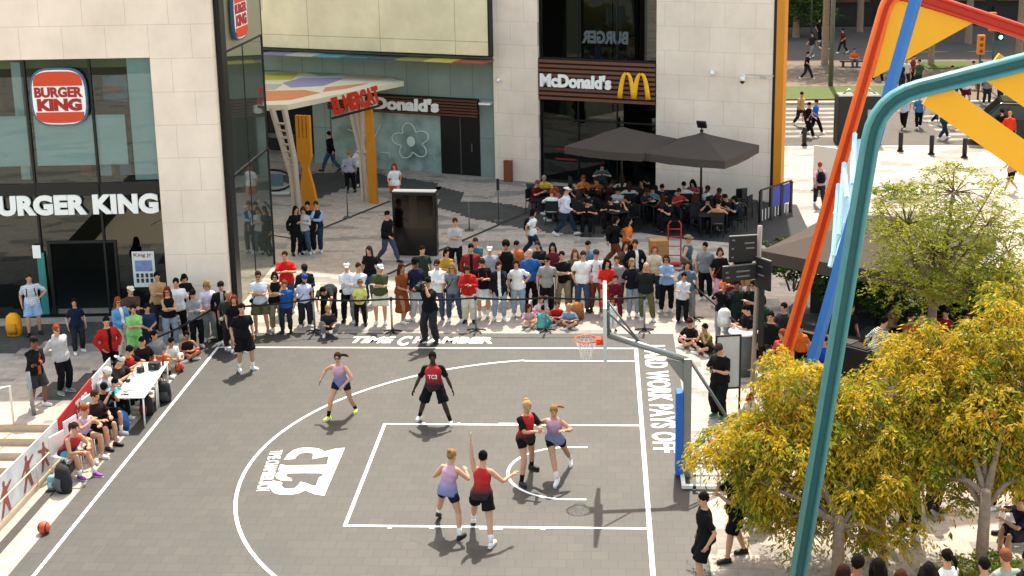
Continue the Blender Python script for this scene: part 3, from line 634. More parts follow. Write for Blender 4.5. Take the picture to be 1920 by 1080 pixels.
for p, q in (((1603, 250), (1598, 345)), ((1598, 330), (1556, 500)), ((1583, 305), (1572, 440)), ((1583, 310), (1588, 370)), ((1572, 345), (1562, 480)), ((1612, 262), (1585, 420)), ((1590, 380), (1570, 480))):
    b.tube([PY(*p, 3.2), PY(*q, 2.0)], .05, 4, smooth=False)
b.build('truss_bar', mat('#a9cfdc', .4, 0, .04), lt)

# restaurant parasols
def parasol(c, side, rz, zt, ze, label, val=.28, lamp=False):
    t = empty('parasol', (c[0], c[1], 0), R(rz), label, 'parasol', 'large square dark parasols')
    h = side/2; mm = mat('#4b433d', .85, 0, .08, 3, .15, .1); b = MB()
    P4 = [(-h, -h), (h, -h), (h, h), (-h, h)]; n = 8; ring = []
    for k in range(n+1):
        s = k/n; z = zt-(zt-ze)*(s**.92)
        for i in range(4):
            a, d = P4[i], P4[(i+1) % 4]
            for j in range(6):
                f = j/6; sag = -.05*math.sin(math.pi*f)*s
                ring.append(V((a[0]+(d[0]-a[0])*f)*max(s, .02), (a[1]+(d[1]-a[1])*f)*max(s, .02), z+sag))
    fs = []
    for k in range(n):
        for j in range(24): a = k*24+j; c2 = k*24+(j+1) % 24; fs.append((a, c2, c2+24, a+24))
    b.add(ring, fs); base = len(b.v)-24; lo = [V(*b.v[base+j])*1.0+V(0, 0, -val+.012*(j % 2)) for j in range(24)]
    b.add([V(*b.v[base+j]) for j in range(24)]+lo, [(j, (j+1) % 24, 24+(j+1) % 24, 24+j) for j in range(24)]); o = b.build('canopy', mm, t)
    b = MB(); b.tube([(0, 0, 0), (0, 0, zt+.05)], .04, 10); b.ell((0, 0, zt+.06), (.07, .07, .06)); b.build('pole', m_blk, t)
    b = MB()
    for i in range(4): b.tube([(0, 0, zt-.25), (P4[i][0]*.97, P4[i][1]*.97, ze-.04)], .018, 5)
    b.build('rib', m_blk, t)
    b = MB(); b.cbox((0, 0, .05), (.8, .8, .1)); b.build('base_plate', m_steelD, t)
    if lamp: b = MB(); b.cbox((0, 0, zt+.28), (.34, .08, .26), 0, Matrix.Translation((0, 0, zt+.28)) @ Matrix.Rotation(.5, 4, 'X') @ Matrix.Translation((0, 0, -zt-.28))); b.tube([(0, 0, zt), (0, 0, zt+.2)], .02, 6); b.build('floodlight', m_blk, t)
    return t
parasol((-.15, 21.75), 3.0, -28, 3.22, 2.66, 'large dark grey square parasol in front of the black restaurant window')
parasol((2.6, 20.7), 3.05, -28, 3.2, 2.62, 'large dark grey square parasol with a floodlight on top before the stone wall', lamp=True)
parasol((6.35, 8.55), 4.6, -32, 3.3, 2.55, 'large dark awning parasol behind the orange and blue steel legs', .34)

# chairs and tables of the terrace
m_ch = mat('#141414', .7)
def make_chair(m, name, label, cat, group):
    t = empty(name, (0, 0, 0), 0, label, cat, group)
    b = MB(); b.box((-.22, -.22, .43), (.22, .22, .47)); b.build('seat', m, t, .01)
    b = MB(); b.box((-.22, .19, .52), (.22, .225, .88), 0); b.tube([(-.2, .2, .46), (-.2, .22, .88)], .014, 6); b.tube([(.2, .2, .46), (.2, .22, .88)], .014, 6); b.build('backrest', m, t, .008)
    for x in (-.2, .2):
        for y in (-.2, .2): b = MB(); b.tube([(x*1.08, y*1.08, 0), (x, y, .44)], .014, 6); b.build('leg', m, t)
    return t
def make_table(m, label, group, w_=.7, d=.7, h=.74, cat='table'):
    t = empty('table', (0, 0, 0), 0, label, cat, group); b = MB(); b.box((-w_/2, -d/2, h-.03), (w_/2, d/2, h)); b.build('table_top', m, t, .008)
    for x in (-1, 1):
        for y in (-1, 1): b = MB(); b.tube([(x*(w_/2-.05), y*(d/2-.05), 0), (x*(w_/2-.04), y*(d/2-.04), h-.03)], .02, 6); b.build('leg', m, t)
    return t
ch0 = make_chair(m_ch, 'chair', 'black terrace chair among the tables under the parasols', 'chair', 'black terrace chairs'); ch_used = [0]
tb0 = make_table(m_ch, 'small black square table on the parasol terrace', 'black terrace tables'); tb_used = [0]
def chair(x, y, rz):
    o = ch0 if not ch_used[0] else copy_tree(ch0); ch_used[0] += 1; o.location = (x, y, 0); o.rotation_euler = (0, 0, R(rz)); return o
def table(x, y, rz=0):
    o = tb0 if not tb_used[0] else copy_tree(tb0); tb_used[0] += 1; o.location = (x, y, 0); o.rotation_euler = (0, 0, R(rz)); return o
# white tables and chairs of the scorers beside the court
m_wt = mat('#e4e2da', .35, 0, .03)
st1 = make_table(m_wt, 'white folding table nearest the camera at the court side', 'white scorers tables', .72, 1.12); st1.location = (-11.5, 2.70, 0); st1.rotation_euler[2] = R(3)
st2 = make_table(m_wt, 'farther white folding table crowded with gear at the court side', 'white scorers tables', .72, 1.14); st2.location = (-11.58, 3.86, 0); st2.rotation_euler[2] = R(5)
wc = make_chair(m_wt, 'chair', '', 'chair', 'white chairs by the banner')
for k, (x, y, rz, lb) in enumerate(((-11.98, -.28, 70, 'white chair nearest the camera carrying a player in a red vest'), (-12.0, .55, 75, 'white chair behind the player in the pink vest'), (-11.95, 1.25, 80, 'white chair holding the seated man in black shorts'), (-12.1, 1.85, 80, 'white chair under the man looking at his phone'), (-12.2, 2.65, 80, 'white chair tucked behind the nearest white table'))):
    o = wc if k == 0 else copy_tree(wc); o.location = (x, y, 0); o.rotation_euler = (0, 0, R(rz)); o['label'] = lb
def thing1(b, name, m, label, cat, group=None, bevel=0, loc=None, rz=0):
    o = b.build(name, m, None, bevel); tag(o, label, cat, group)
    if loc is not None: o.location = loc; o.rotation_euler[2] = R(rz)
    return o
b = MB(); b.box((-.14, -.1, 0), (.14, .1, .012)); thing1(b, 'notebook', mat('#8e9196', .5), 'grey notebook lying open on the near white table', 'notebook', loc=(-11.62, 2.62, .745), rz=20)
b = MB(); b.box((-.09, -.03, 0), (.09, .03, .015)); thing1(b, 'marker', m_blk, 'black marker on the near edge of the white table', 'marker', loc=(-11.6, 2.3, .745), rz=8)
b = MB(); b.box((-.15, -.11, 0), (.15, .11, .015)); thing1(b, 'paper_sheet', m_wht, 'loose white paper sheets in the middle of the tables', 'paper', loc=(-11.5, 3.4, .745), rz=-15)
for k, (x, y, lb) in enumerate(((-11.45, 3.95, 'black speaker box on the far white table'), (-11.72, 3.75, 'black camera beside the speaker on the far white table'), (-11.8, 3.1, 'small black device in front of the boy in cyan'))):
    b = MB(); s = (.13, .09, .05)[k]; b.box((-s, -s*.7, 0), (s, s*.7, s*1.3)); b.tube([(0, -s*.7, s*.6), (0, -s*1.3, s*.6)], s*.4, 8); thing1(b, 'device', m_blk, lb, 'device', bevel=.008, loc=(x, y, .745), rz=25*k)
b = MB(); b.tube([(0, 0, 0), (0, 0, .17), (0, 0, .2), (0, 0, .24)], [.035, .035, .014, .014], 8); thing1(b, 'bottle', mat('#a3201c', .3), 'small red bottle on the far white table', 'bottle', loc=(-11.33, 4.2, .745))
def bag(label, loc, s, c, rz=0, name='sports_bag', c2='#2a2a2c'):
    t = empty(name, loc, R(rz), label, 'bag', 'bags around the court'); b = MB()
    b.tube([(0, 0, 0), (0, 0, .18*s), (0, 0, .42*s), (0, .02, .5*s)], [(.17*s, .12*s), (.19*s, .14*s), (.16*s, .11*s), (.07*s, .05*s)], 10); b.build('body', mat(c, .8, 0, .3, 8, .4), t)
    b = MB(); b.tube([(0, -.11*s, .06*s), (0, -.15*s, .16*s), (0, -.11*s, .28*s)], [(.11*s, .03*s), (.12*s, .05*s), (.1*s, .03*s)], 8); b.build('pocket', mat(c2, .7), t)
    b = MB(); b.tube([(-.05*s, .05*s, .48*s), (0, .06*s, .58*s), (.05*s, .05*s, .48*s)], .012*s, 5); b.build('handle', m_blk, t)
    return t
bag('black bag standing under the far white table by the court line', (-11.22, 3.72, 0), 1.05, '#141416', 20)
bag('black and red bag with white patches beside the near white table leg', (-11.36, 2.95, 0), .95, '#17130f', -20, c2='#7c1a1e')
bag('blue backpack on the ground beside the seated man with the phone', (-11.62, 2.0, 0), .95, '#2c5fa0', 30, 'backpack', '#1d3c66')
bag('large black backpack with grey straps nearest the camera', (-11.75, -1.05, 0), 1.15, '#1a1c1d', -35, 'backpack', '#55585a')
bag('black bag below the white chair of the red vest player', (-11.95, -.55, 0), .8, '#0f0f10', 15)
bag('light blue cloth bag behind the black backpack', (-12.02, -.95, 0), .6, '#7fb2bd', 5, 'bag', '#9cc5cc')
bag('yellow cabin trolley beside the tourist at the restaurant door', tuple(G(28, 628)), 1.25, '#e09a12', 0, 'suitcase', '#b97c10')
bag('brown backpack on the ground between the jeans of the crowd', (-1.55, 9.9, 0), 1.0, '#a5632f', 10, 'backpack', '#7c4a24')
# balls
def ball(loc, r, label):
    m, n, p = newmat('ball'); tc = n.nodes.new('ShaderNodeTexCoord'); wv = n.nodes.new('ShaderNodeTexWave'); wv.wave_type = 'RINGS'; wv.inputs['Scale'].default_value = 3.2
    n.links.new(tc.outputs['Object'], wv.inputs[0]); n.links.new(ramp(n, wv.outputs['Fac'], [(.04, (.02, .01, .01)), (.09, lin('#b9491c'))]), p.inputs['Base Color']); p.inputs['Roughness'].default_value = .6
    b = MB(); b.ell((0, 0, 0), (r, r, r), 0, None, 20, 14); o = b.build('basketball', m); o.location = loc; tag(o, label, 'ball')
ball((-11.43, -2.85, .12), .12, 'orange basketball lying on the white strip beside the court')
# banner with rail
bn = empty('banner', (-12.36, 0, 0), 0, 'long printed banner in white and red along the steps on a thin rail', 'banner')
def bpan(y0, z0, y1, z1, zb0, zb1, m, name='panel'):
    b = MB(); b.add([V(0, y0, zb0), V(0, y1, zb1), V(0, y1, z1), V(0, y0, z0), V(-.02, y0, zb0), V(-.02, y1, zb1), V(-.02, y1, z1), V(-.02, y0, z0)], [(0, 1, 2, 3), (7, 6, 5, 4), (0, 3, 7, 4), (1, 5, 6, 2), (3, 2, 6, 7), (0, 4, 5, 1)])
    return b.build(name, m, bn)
m_bw, n_, p_ = newmat('banner_print'); n_.links.new(ramp(n_, noise(n_, 2.6, 5), [(.3, lin('#b9bcc0')), (.62, lin('#d6d6d4'))]), p_.inputs['Base Color']); p_.inputs['Roughness'].default_value = .6
bpan(-6.2, .98, .35, .95, .13, .13, m_bw); bpan(.35, .95, 2.35, 1.12, .13, .13, mat('#b52222', .55, 0, .1, 2)); bpan(2.42, 1.1, 3.6, 1.15, .06, .06, m_bw)
mrd = mat('#8f4a42', .6, 0, .45, 5)
for (y, z, s, mi_) in ((-1.3, .16, .95, 1), (-.45, .2, .8, -1), (-2.35, .14, .9, 1), (-3.6, .14, .9, -1)):   # dark red players printed on the banner
    sil = [(-.27, 0), (-.16, 0), (.0, .32), (.13, 0), (.24, 0), (.13, .46), (.13, .6), (.36, .74), (.33, .8), (.1, .72), (.06, .76), (-.05, .76), (-.08, .7), (-.3, .47), (-.26, .43), (-.07, .56), (-.06, .46)]
    b = MB(); b.prism([(y+mi_*u*s, z+v*s*.82) for u, v in sil], .004, 0, frameM((.003, 0, 0), (0, 1, 0), (0, 0, 1))); b.ell((.005, y, z+s*.69), (.004, .06*s, .075*s), 0, None, 8, 6); b.build('printed_figure', mrd, bn)
text('TC3', 'lettering', m_wht, frameM((.006, 1.35, .62), (0, 1, 0), (0, 0, 1)), .7, .32, .002, .04, bn)
b = MB()
for k in range(4): b.box((.004, 2.75, .5+.1*k), (.007, 3.2-.08*(k % 2), .54+.1*k))
b.build('panel_print', mat('#7a8590', .6), bn)
b = MB(); b.tube([(.06, -6.2, .62), (.06, .35, .5)], .018, 6)
for y in (-5, -3, -1, .35): b.tube([(.06, y, .1), (.06, y, .58)], .015, 6)
b.build('rail', mat('#c9b79a', .5), bn)
# handrails at the steps
def rail(pts, label, m=m_steel, r=.025):
    b = MB(); b.tube(pts, r, 8); o = thing1(b, 'handrail', m, label, 'handrail', 'metal rails by the steps'); return o
rail([(-14.25, 2.35, .0), (-14.25, 2.35, .92), (-14.4, 2.2, .93), (-15.2, 1.4, .4)], 'slim pale handrail running down the steps', m_wht)
rail([(-14.0, 2.9, 0), (-14.05, 2.9, 1.05)], 'short steel post at the top of the steps', m_steel, .05)
rail([(-14.8, -.2, -.6), (-14.8, -.2, .45)], 'steel post standing on the lower steps', m_steelD, .03)

# retractable belt barrier posts and their belts
def stanchion(label, first=[None]):
    if first[0] is None:
        t = empty('barrier_post', (0, 0, 0), 0, label, 'barrier post', 'belt barrier posts'); b = MB(); b.tube([(0, 0, .03), (0, 0, .93)], .028, 10); b.build('pole', m_steel, t)
        b = MB(); b.tube([(0, 0, .9), (0, 0, 1.0)], .04, 10); b.build('belt_head', m_blk, t)
        b = MB()
        for k in range(5): a = 2*math.pi*k/5+.3; b.tube([(0, 0, .06), (.15*math.cos(a), .15*math.sin(a), .05), (.27*math.cos(a), .27*math.sin(a), .015)], [.03, .022, .016], 6)
        b.build('star_foot', m_blk, t); first[0] = t; return t
    o = copy_tree(first[0]); o['label'] = label; return o
SP = [((-12.6, 3.15), 'barrier post behind the scorers table'), ((-11.95, 5.5), 'barrier post behind the children seated by the table'), ((-11.12, 8.0), 'barrier post at the far left corner of the court'), ((-8.64, 8.72), 'barrier post beside the child crouching in black'), ((-6.54, 8.76), 'barrier post beside the man in the green shirt'), ((-4.27, 8.86), 'barrier post in front of the man with red backpack straps'), ((-2.39, 8.88), 'barrier post between the seated children'), ((.26, 8.92), 'barrier post in front of the bald man in dark hoodie'), ((1.66, 9.9), 'barrier post beside the boy in the white sweatshirt'), ((3.06, 5.06), 'barrier post beside the bearded man in black on the right'), ((5.2, 1.5), 'barrier post under the yellow trees')]
for (x, y), lb in SP: stanchion(lb).location = (x, y, 0)
def belt(i, j, lb):
    a = V(*SP[i][0], .95); c = V(*SP[j][0], .95); n = 8; b = MB(); vs = []
    for k in range(n+1):
        p = a.lerp(c, k/n); s = -.05*math.sin(math.pi*k/n); nx = (c-a).cross(V(0, 0, 1)).normalized()*.004
        vs += [p+V(0, 0, s-.026)+nx, p+V(0, 0, s+.026)+nx, p+V(0, 0, s-.026)-nx, p+V(0, 0, s+.026)-nx]
    fs = []
    for k in range(n): q = 4*k; fs += [(q, q+4, q+5, q+1), (q+2, q+3, q+7, q+6), (q+1, q+5, q+7, q+3), (q, q+2, q+6, q+4)]
    b.add(vs, fs); thing1(b, 'barrier_belt', m_blk, lb, 'barrier belt', 'black barrier belts')
belt(0, 1, 'black belt rising behind the scorers'); belt(1, 2, 'black belt in front of the women by the stone pillar'); belt(2, 3, 'black belt in front of the man with sweater over his shoulder')
belt(3, 4, 'black belt in front of the boy in the yellow shirt'); belt(4, 5, 'black belt behind the cameraman'); belt(5, 6, 'black belt in front of the woman in the white blouse'); belt(6, 7, 'black belt behind the hoop'); belt(8, 9, 'black belt slanting above the boys on the right'); belt(9, 10, 'black belt running under the yellow tree')
# slim plaza posts
pp = None
for k, ((x, y), h, lb) in enumerate((((652, 408), 1.15, 'slim post in the plaza left of the knife column'), ((880, 432), 1.0, 'slim post in the plaza right of the black totem'), ((935, 415), 1.5, 'slim post with a dark sign near the terrace'))):
    t = empty('signpost' if k == 2 else 'slim_post', G(x, y), 0, lb, 'post'); b = MB(); b.tube([(0, 0, .02), (0, 0, h)], .022, 8); b.build('pole', m_steelD, t)
    b = MB(); b.cbox((0, 0, .015), (.3, .3, .03)); b.build('base_plate', m_steelD, t)
    if k == 2: b = MB(); b.cbox((0, -.03, h-.15), (.1, .03, .42)); b.build('sign_panel', m_blk, t)
# black display totem
tt = empty('display_totem', (-6.9, 16.5, 0), R(-4), 'large black display totem with a pale top edge in the middle of the plaza', 'totem')
b = MB(); b.box((-.72, -.18, 0), (.72, .18, 2.12)); b.build('body', mat('#17130f', .25, 0, .3, 1), tt, .04)
b = MB(); b.box((-.62, -.195, .95), (.62, -.182, 2.02), 0); b.box((-.15, -.197, .95), (.1, -.196, 2.02), 1); b.build('screen', [mat('#0a0706', .12, 0, .3, 1), mat('#241a12', .15)], tt)
b = MB(); b.box((-.70, -.15, 2.12), (.70, .15, 2.15)); b.build('top_edge', m_wht, tt)
# hand truck with boxes
htk = empty('hand_truck', (1.4, 15.3, 0), 0, 'red hand truck standing behind the crowd', 'hand truck'); b = MB(); mr = mat('#b8201c', .45)
for x in (-.2, .2): b.tube([(x, 0, .1), (x, .05, 1.3), (x*.6, .0, 1.42)], .022, 6)
for z in (.3, .6, .9, 1.15): b.tube([(-.2, .02, z), (.2, .02, z)], .016, 6)
b.box((-.2, -.25, .06), (.2, 0, .08)); b.build('frame', mr, htk)
for x in (-.24, .24): b = MB(); b.tube([(x-.02, .08, .12), (x+.02, .08, .12)], .12, 12, xh=(0, 0, 1)); b.build('wheel', m_blk, htk)
for k in range(3):
    b = MB(); b.box((-.28, -.2, 0), (.28, .2, .3), 0); b.box((-.282, -.202, .13), (.282, .202, .15), 1); thing1(b, 'cardboard_box', [mat('#a97c4b', .85, 0, .15, 5), mat('#7c5830', .8)], ('bottom', 'middle', 'top')[k]+' cardboard box of the stack beside the red hand truck', 'box', 'stacked cardboard boxes', .006, (.88, 15.0, .002+.302*k), 4*k)
# wayfinding sign
wf = empty('wayfinding_sign', (2.62, 4.2, 0), 0, 'tall grey pole with black wayfinding panels over the crowd on the right', 'sign')
b = MB(); b.tube([(0, 0, 0), (.1, 0, 4.15)], .055, 10); b.build('pole', mat('#8d7f72', .5, .2), wf)
def sgn(p, q, z0, z1, lines_):
    b = MB(); a = V(*p); c = V(*q); d = (c-a).normalized(); M = frameM((a.x, a.y, z0), (d.x, d.y, 0), (0, 0, 1)); L = (c-a).length
    b.prism([(0, 0), (L, 0), (L, z1-z0), (0, z1-z0)], .05, 0, M); o = b.build('sign_panel', m_blk, wf)
    b = MB(); b.prism([(0, z1-z0+.002), (L, z1-z0+.002), (L, z1-z0+.02), (0, z1-z0+.02)], .052, 0, M)
    for (x, z, l) in lines_: b.prism([(x*L, z), ((x+l)*L, z), ((x+l)*L, z+.035), (x*L, z+.035)], .006, 0, M @ Matrix.Translation((0, 0, .0505)))
    b.build('sign_print', mat('#6a6a67', .6), o)
sgn((-.62, -.2), (.02, -.06), 3.35, 3.95, ((.1, .5, .1), (.55, .42, .35), (.6, .3, .3), (.08, .3, .08), (.08, .1, .08)))
sgn((-.78, -.42), (.0, -.15), 2.95, 3.3, ((.08, .2, .08), (.4, .2, .4), (.4, .08, .4), (.1, .08, .1)))
sgn((.04, -.1), (.32, -.5), 2.75, 3.45, ((.2, .5, .3), (.2, .3, .4)))
b = MB(); b.box((.1, -.15, 1.3), (.22, -.05, 2.8)); b.build('banner_panel', mat('#19211d', .6), wf)
# poster easels, cocktail table
ez = empty('poster_stand', (1.98, 3.45, 0), R(10), 'black framed poster stand behind the steward in the cap', 'poster stand')
b = MB(); 
for x in (-.28, .28): b.box((x-.02, -.02, 0), (x+.02, .02, 1.8))
b.box((-.26, -.02, 1.76), (.26, .02, 1.8)); b.box((-.26, -.02, .5), (.26, .02, .54)); b.build('frame', m_blk, ez); b = MB(); b.box((-.26, -.008, .54), (.26, .008, 1.76)); b.build('poster', mat('#b9b8ae', .6, 0, .2, 3), ez)
ct = empty('cocktail_table', tuple(G(1392, 700)), 0, 'round white topped bar table beside the man in black holding his phone', 'table')
b = MB(); b.tube([(0, 0, 1.06), (0, 0, 1.1)], .36, 20); b.build('table_top', m_wht, ct); b = MB(); b.tube([(0, 0, 0), (0, 0, .5), (0, 0, 1.05)], [.3, .24, .34], 16); b.build('cover', mat('#59615c', .8), ct)
tg = bag('white tote bag hanging beside the woman filming with her phone', (2.25, 7.45, .65), .95, '#cfc9c0', 0, 'tote_bag', '#d8d2c8')
# planter with lettering and hedges
pl = empty('planter', (4.05, 6.5, 0), R(-42), 'long black planter with white lettering below the hedge', 'planter')
b = MB(); b.box((-1.2, -.25, 0), (1.6, .3, .95)); b.build('box', mat('#15130f', .6), pl, .01)
text('Tagliatella', 'lettering', m_wht, frameM((-1.05, -.256, .45), (1, 0, 0), (0, 0, 1)), 1.9, .3, .004, .02, pl)
for k, (q, rz, L) in enumerate((((6.2, 10.3), -20, 2.6), ((8.9, 9.2), -28, 2.4), ((5.2, 5.3), -42, .9))):
    t = empty('planter', (q[0], q[1], 0), R(rz), ('black planter at the back of the dark awning', 'black planter to the right behind the airy tree', 'short black planter below the blue leg')[k], 'planter', 'black planters around the awning'); b = MB(); b.box((-L/2, -.22, 0), (L/2, .22, .9)); b.build('box', mat('#15130f', .6), t, .01); b = MB(); b.box((-L/2+.05, -.18, .9), (L/2-.05, .18, .93)); b.build('soil', mat('#241a12', .9), t)
# whiteboards near the street
def board(p, q, h, label, m, txt=False):
    a = G(*p); c = G(*q); d = (c-a); L = d.length; t = empty('display_board', a, math.atan2(d.y, d.x), label, 'board', 'boards standing near the street'); b = MB(); b.box((0, -.03, .05), (L, .03, h)); b.build('panel', m, t)
    b = MB(); b.box((.02, -.2, 0), (.07, .2, .05)); b.box((L-.07, -.2, 0), (L-.02, .2, .05)); b.build('foot', m_steelD, t)
    if txt: b = MB(); [b.box((.1, -.035, h-.3-.12*k), (L-.15-.1*(k % 2), -.031, h-.26-.12*k)) for k in range(6)]; b.build('print', mat('#b8637a', .6), t)
board((1524, 356), (1592, 366), 1.75, 'blank white display board beside the walker with the backpack', mat('#cfcdc6', .5, 0, .03)); board((1603, 372), (1624, 375), 1.95, 'narrow pale poster board with pink lines behind the blue leg', mat('#d3cfd2', .5), True)
# street things
ks = empty('kiosk', (10.6, 34.9, 0), 0, 'dark kiosk box on the pavement behind the orange leg', 'kiosk'); b = MB(); b.box((-.95, -.5, 0), (1.0, .6, 2.2)); b.build('body', m_blk, ks, .03)
b = MB(); b.tube([(-.7, 0, 2.2), (-.4, .1, 2.42), (-.1, 0, 2.2)], .04, 5); b.tube([(.2, 0, 2.2), (.5, .1, 2.45), (.8, 0, 2.2)], .04, 5); b.box((-.9, -.45, 2.2), (.9, .5, 2.23)); b.build('roof_rack', m_steel, ks); b = MB(); b.box((.35, -.51, 1.2), (.65, -.502, 1.6)); b.build('notice', mat('#9a9a94', .6), ks)
def post(name, p, h, r, m, label, cat='post', group=None):
    b = MB(); b.tube([(0, 0, 0), (0, 0, h)], [r, r*.8], 10); return thing1(b, name, m, label, cat, group, loc=tuple(G(*p)))
for k, p in enumerate(((1688, 284), (1746, 290), (1808, 296), (1508, 274))):
    b = MB(); b.tube([(0, 0, 0), (0, 0, .82), (0, 0, .86)], [.1, .1, .07], 10); b.tube([(0, 0, 0), (0, 0, .06)], .15, 10)
    thing1(b, 'bollard', m_blk, ('leftmost of the three black bollards right of the teal leg', 'middle one of the three black bollards right of the teal leg', 'rightmost of the three black bollards right of the teal leg', 'black bollard beside the couple crossing on the left')[k], 'bollard', 'black street bollards', loc=tuple(G(*p)))
lp = post('lamp_post', (1557, 166), 9, .14, mat('#5c5a50', .6), 'thick grey lamp post at the edge of the lawn', 'lamp post'); 
def signal(p, h, label, heads):
    t = empty('traffic_light', tuple(G(*p)), 0, label, 'traffic light', 'traffic lights on the avenue'); b = MB(); b.tube([(0, 0, 0), (0, 0, h)], .06, 8); b.build('pole', mat('#3d4540', .6), t)
    for (dx, z, c, on) in heads:
        b = MB(); b.box((dx-.17, -.16, z-.5), (dx+.17, .16, z+.5)); hd = b.build('signal_head', mat(c, .5), t)
        for k in range(3):
            b = MB(); b.ell((dx, -.17, z+.32-.32*k), (.1, .05, .1), 0, None, 10, 6)
            if on and k == 2:
                m, n, p_ = newmat('lit_lens'); p_.inputs['Emission Color'].default_value = (.1, 1, .6, 1); p_.inputs['Emission Strength'].default_value = 3; p_.inputs['Base Color'].default_value = (.05, .4, .25, 1)
            else: m = mat('#7a4a12' if c != '#141414' else '#101010', .3)
            b.build('lens', m, hd)
    return t
signal((1833, 190), 3.2, 'orange traffic light with three lamps behind the teal beam', ((0, 3.0, '#d9760f', False),)); signal((1858, 175), 4.0, 'orange and black traffic light showing green on the avenue', ((-.15, 3.9, '#d9600f', False), (.3, 3.4, '#141414', True)))
signal((1520, 85), 7, 'dark traffic light with a green lamp at the top left of the avenue', ((.2, 5.0, '#141414', True),))
# black van
vn = empty('van', (0, 0, 0), R(-12), 'black van with a glass windscreen waiting at the right edge of the street', 'van'); vp = G(1880, 275); vn.location = vp
b = MB(); b.prism([(-1.5, .35), (3.4, .35), (3.4, 1.9), (-.2, 1.95), (-.9, 1.2), (-1.5, 1.05)], 1.8, 0, frameM((0, 1.8, 0), (1, 0, 0), (0, 0, 1))); b.build('body', mat('#0c0d0e', .2), vn, .06)
b = MB(); b.prism([(-.78, 1.22), (-.18, 1.85), (3.2, 1.8), (3.2, 1.22)], 1.84, 0, frameM((0, 1.82, 0), (1, 0, 0), (0, 0, 1))); b.build('window', mat('#27383a', .08), vn)
b = MB(); b.box((-.1, .1, 1.96), (3.3, 1.7, 2.02)); b.build('roof_panel', mat('#20251f', .3), vn)
for x in (-.8, 2.4):
    for y in (-.03, 1.6): b = MB(); b.tube([(x, y, .33), (x, y+.22, .33)], .33, 16, xh=(1, 0, 0)); b.build('wheel', mat('#080808', .7), vn)
# cafe enclosure fence right of the parasols
fe = empty('terrace_screen', (0, 0, 0), 0, 'black slatted terrace screen with a blue banner at the right end of the terrace', 'screen')
fa = G(1425, 418); fb_ = G(1482, 398); d = (fb_-fa); L = d.length; fe.location = fa; fe.rotation_euler[2] = math.atan2(d.y, d.x)
b = MB()
for k in range(4): x = L*k/3; b.box((x-.06, -.04, 0), (x+.06, .04, 1.15))
b.box((0, -.03, 1.15), (L, .03, 1.2)); b.build('post_frame', m_blk, fe)
b = MB(); b.box((L*.36, -.03, .42), (L*.62, -.01, 1.12)); b.box((L*.72, -.03, .42), (L*.95, -.01, 1.12)); b.build('blue_panel', mat('#27348f', .5, 0, .4, 5), fe)
b = MB()
for k in range(9): b.box((L*(.08+.105*k)-.02, .01, .05), (L*(.08+.105*k)+.02, .025, .45))
b.build('slat', m_wht, fe)
# escalator hood / glass canopy in the passage
eh = empty('bicycle_stand', tuple(G(512, 365)), 0, 'dark round railing with a pale panel beside the passage on the left', 'railing'); b = MB(); n = 20
b.tube([V(.75*math.cos(2*math.pi*i/n), .1, .55+.42*math.sin(2*math.pi*i/n)) for i in range(n+1)], .045, 6, caps=False); b.build('ring', m_blk, eh); b = MB(); b.box((-.5, .12, .3), (.4, .15, .8)); b.build('panel', mat('#56757a', .3), eh); b = MB(); b.box((-.7, .05, 0), (.6, .3, .1)); b.build('base', m_wht, eh)
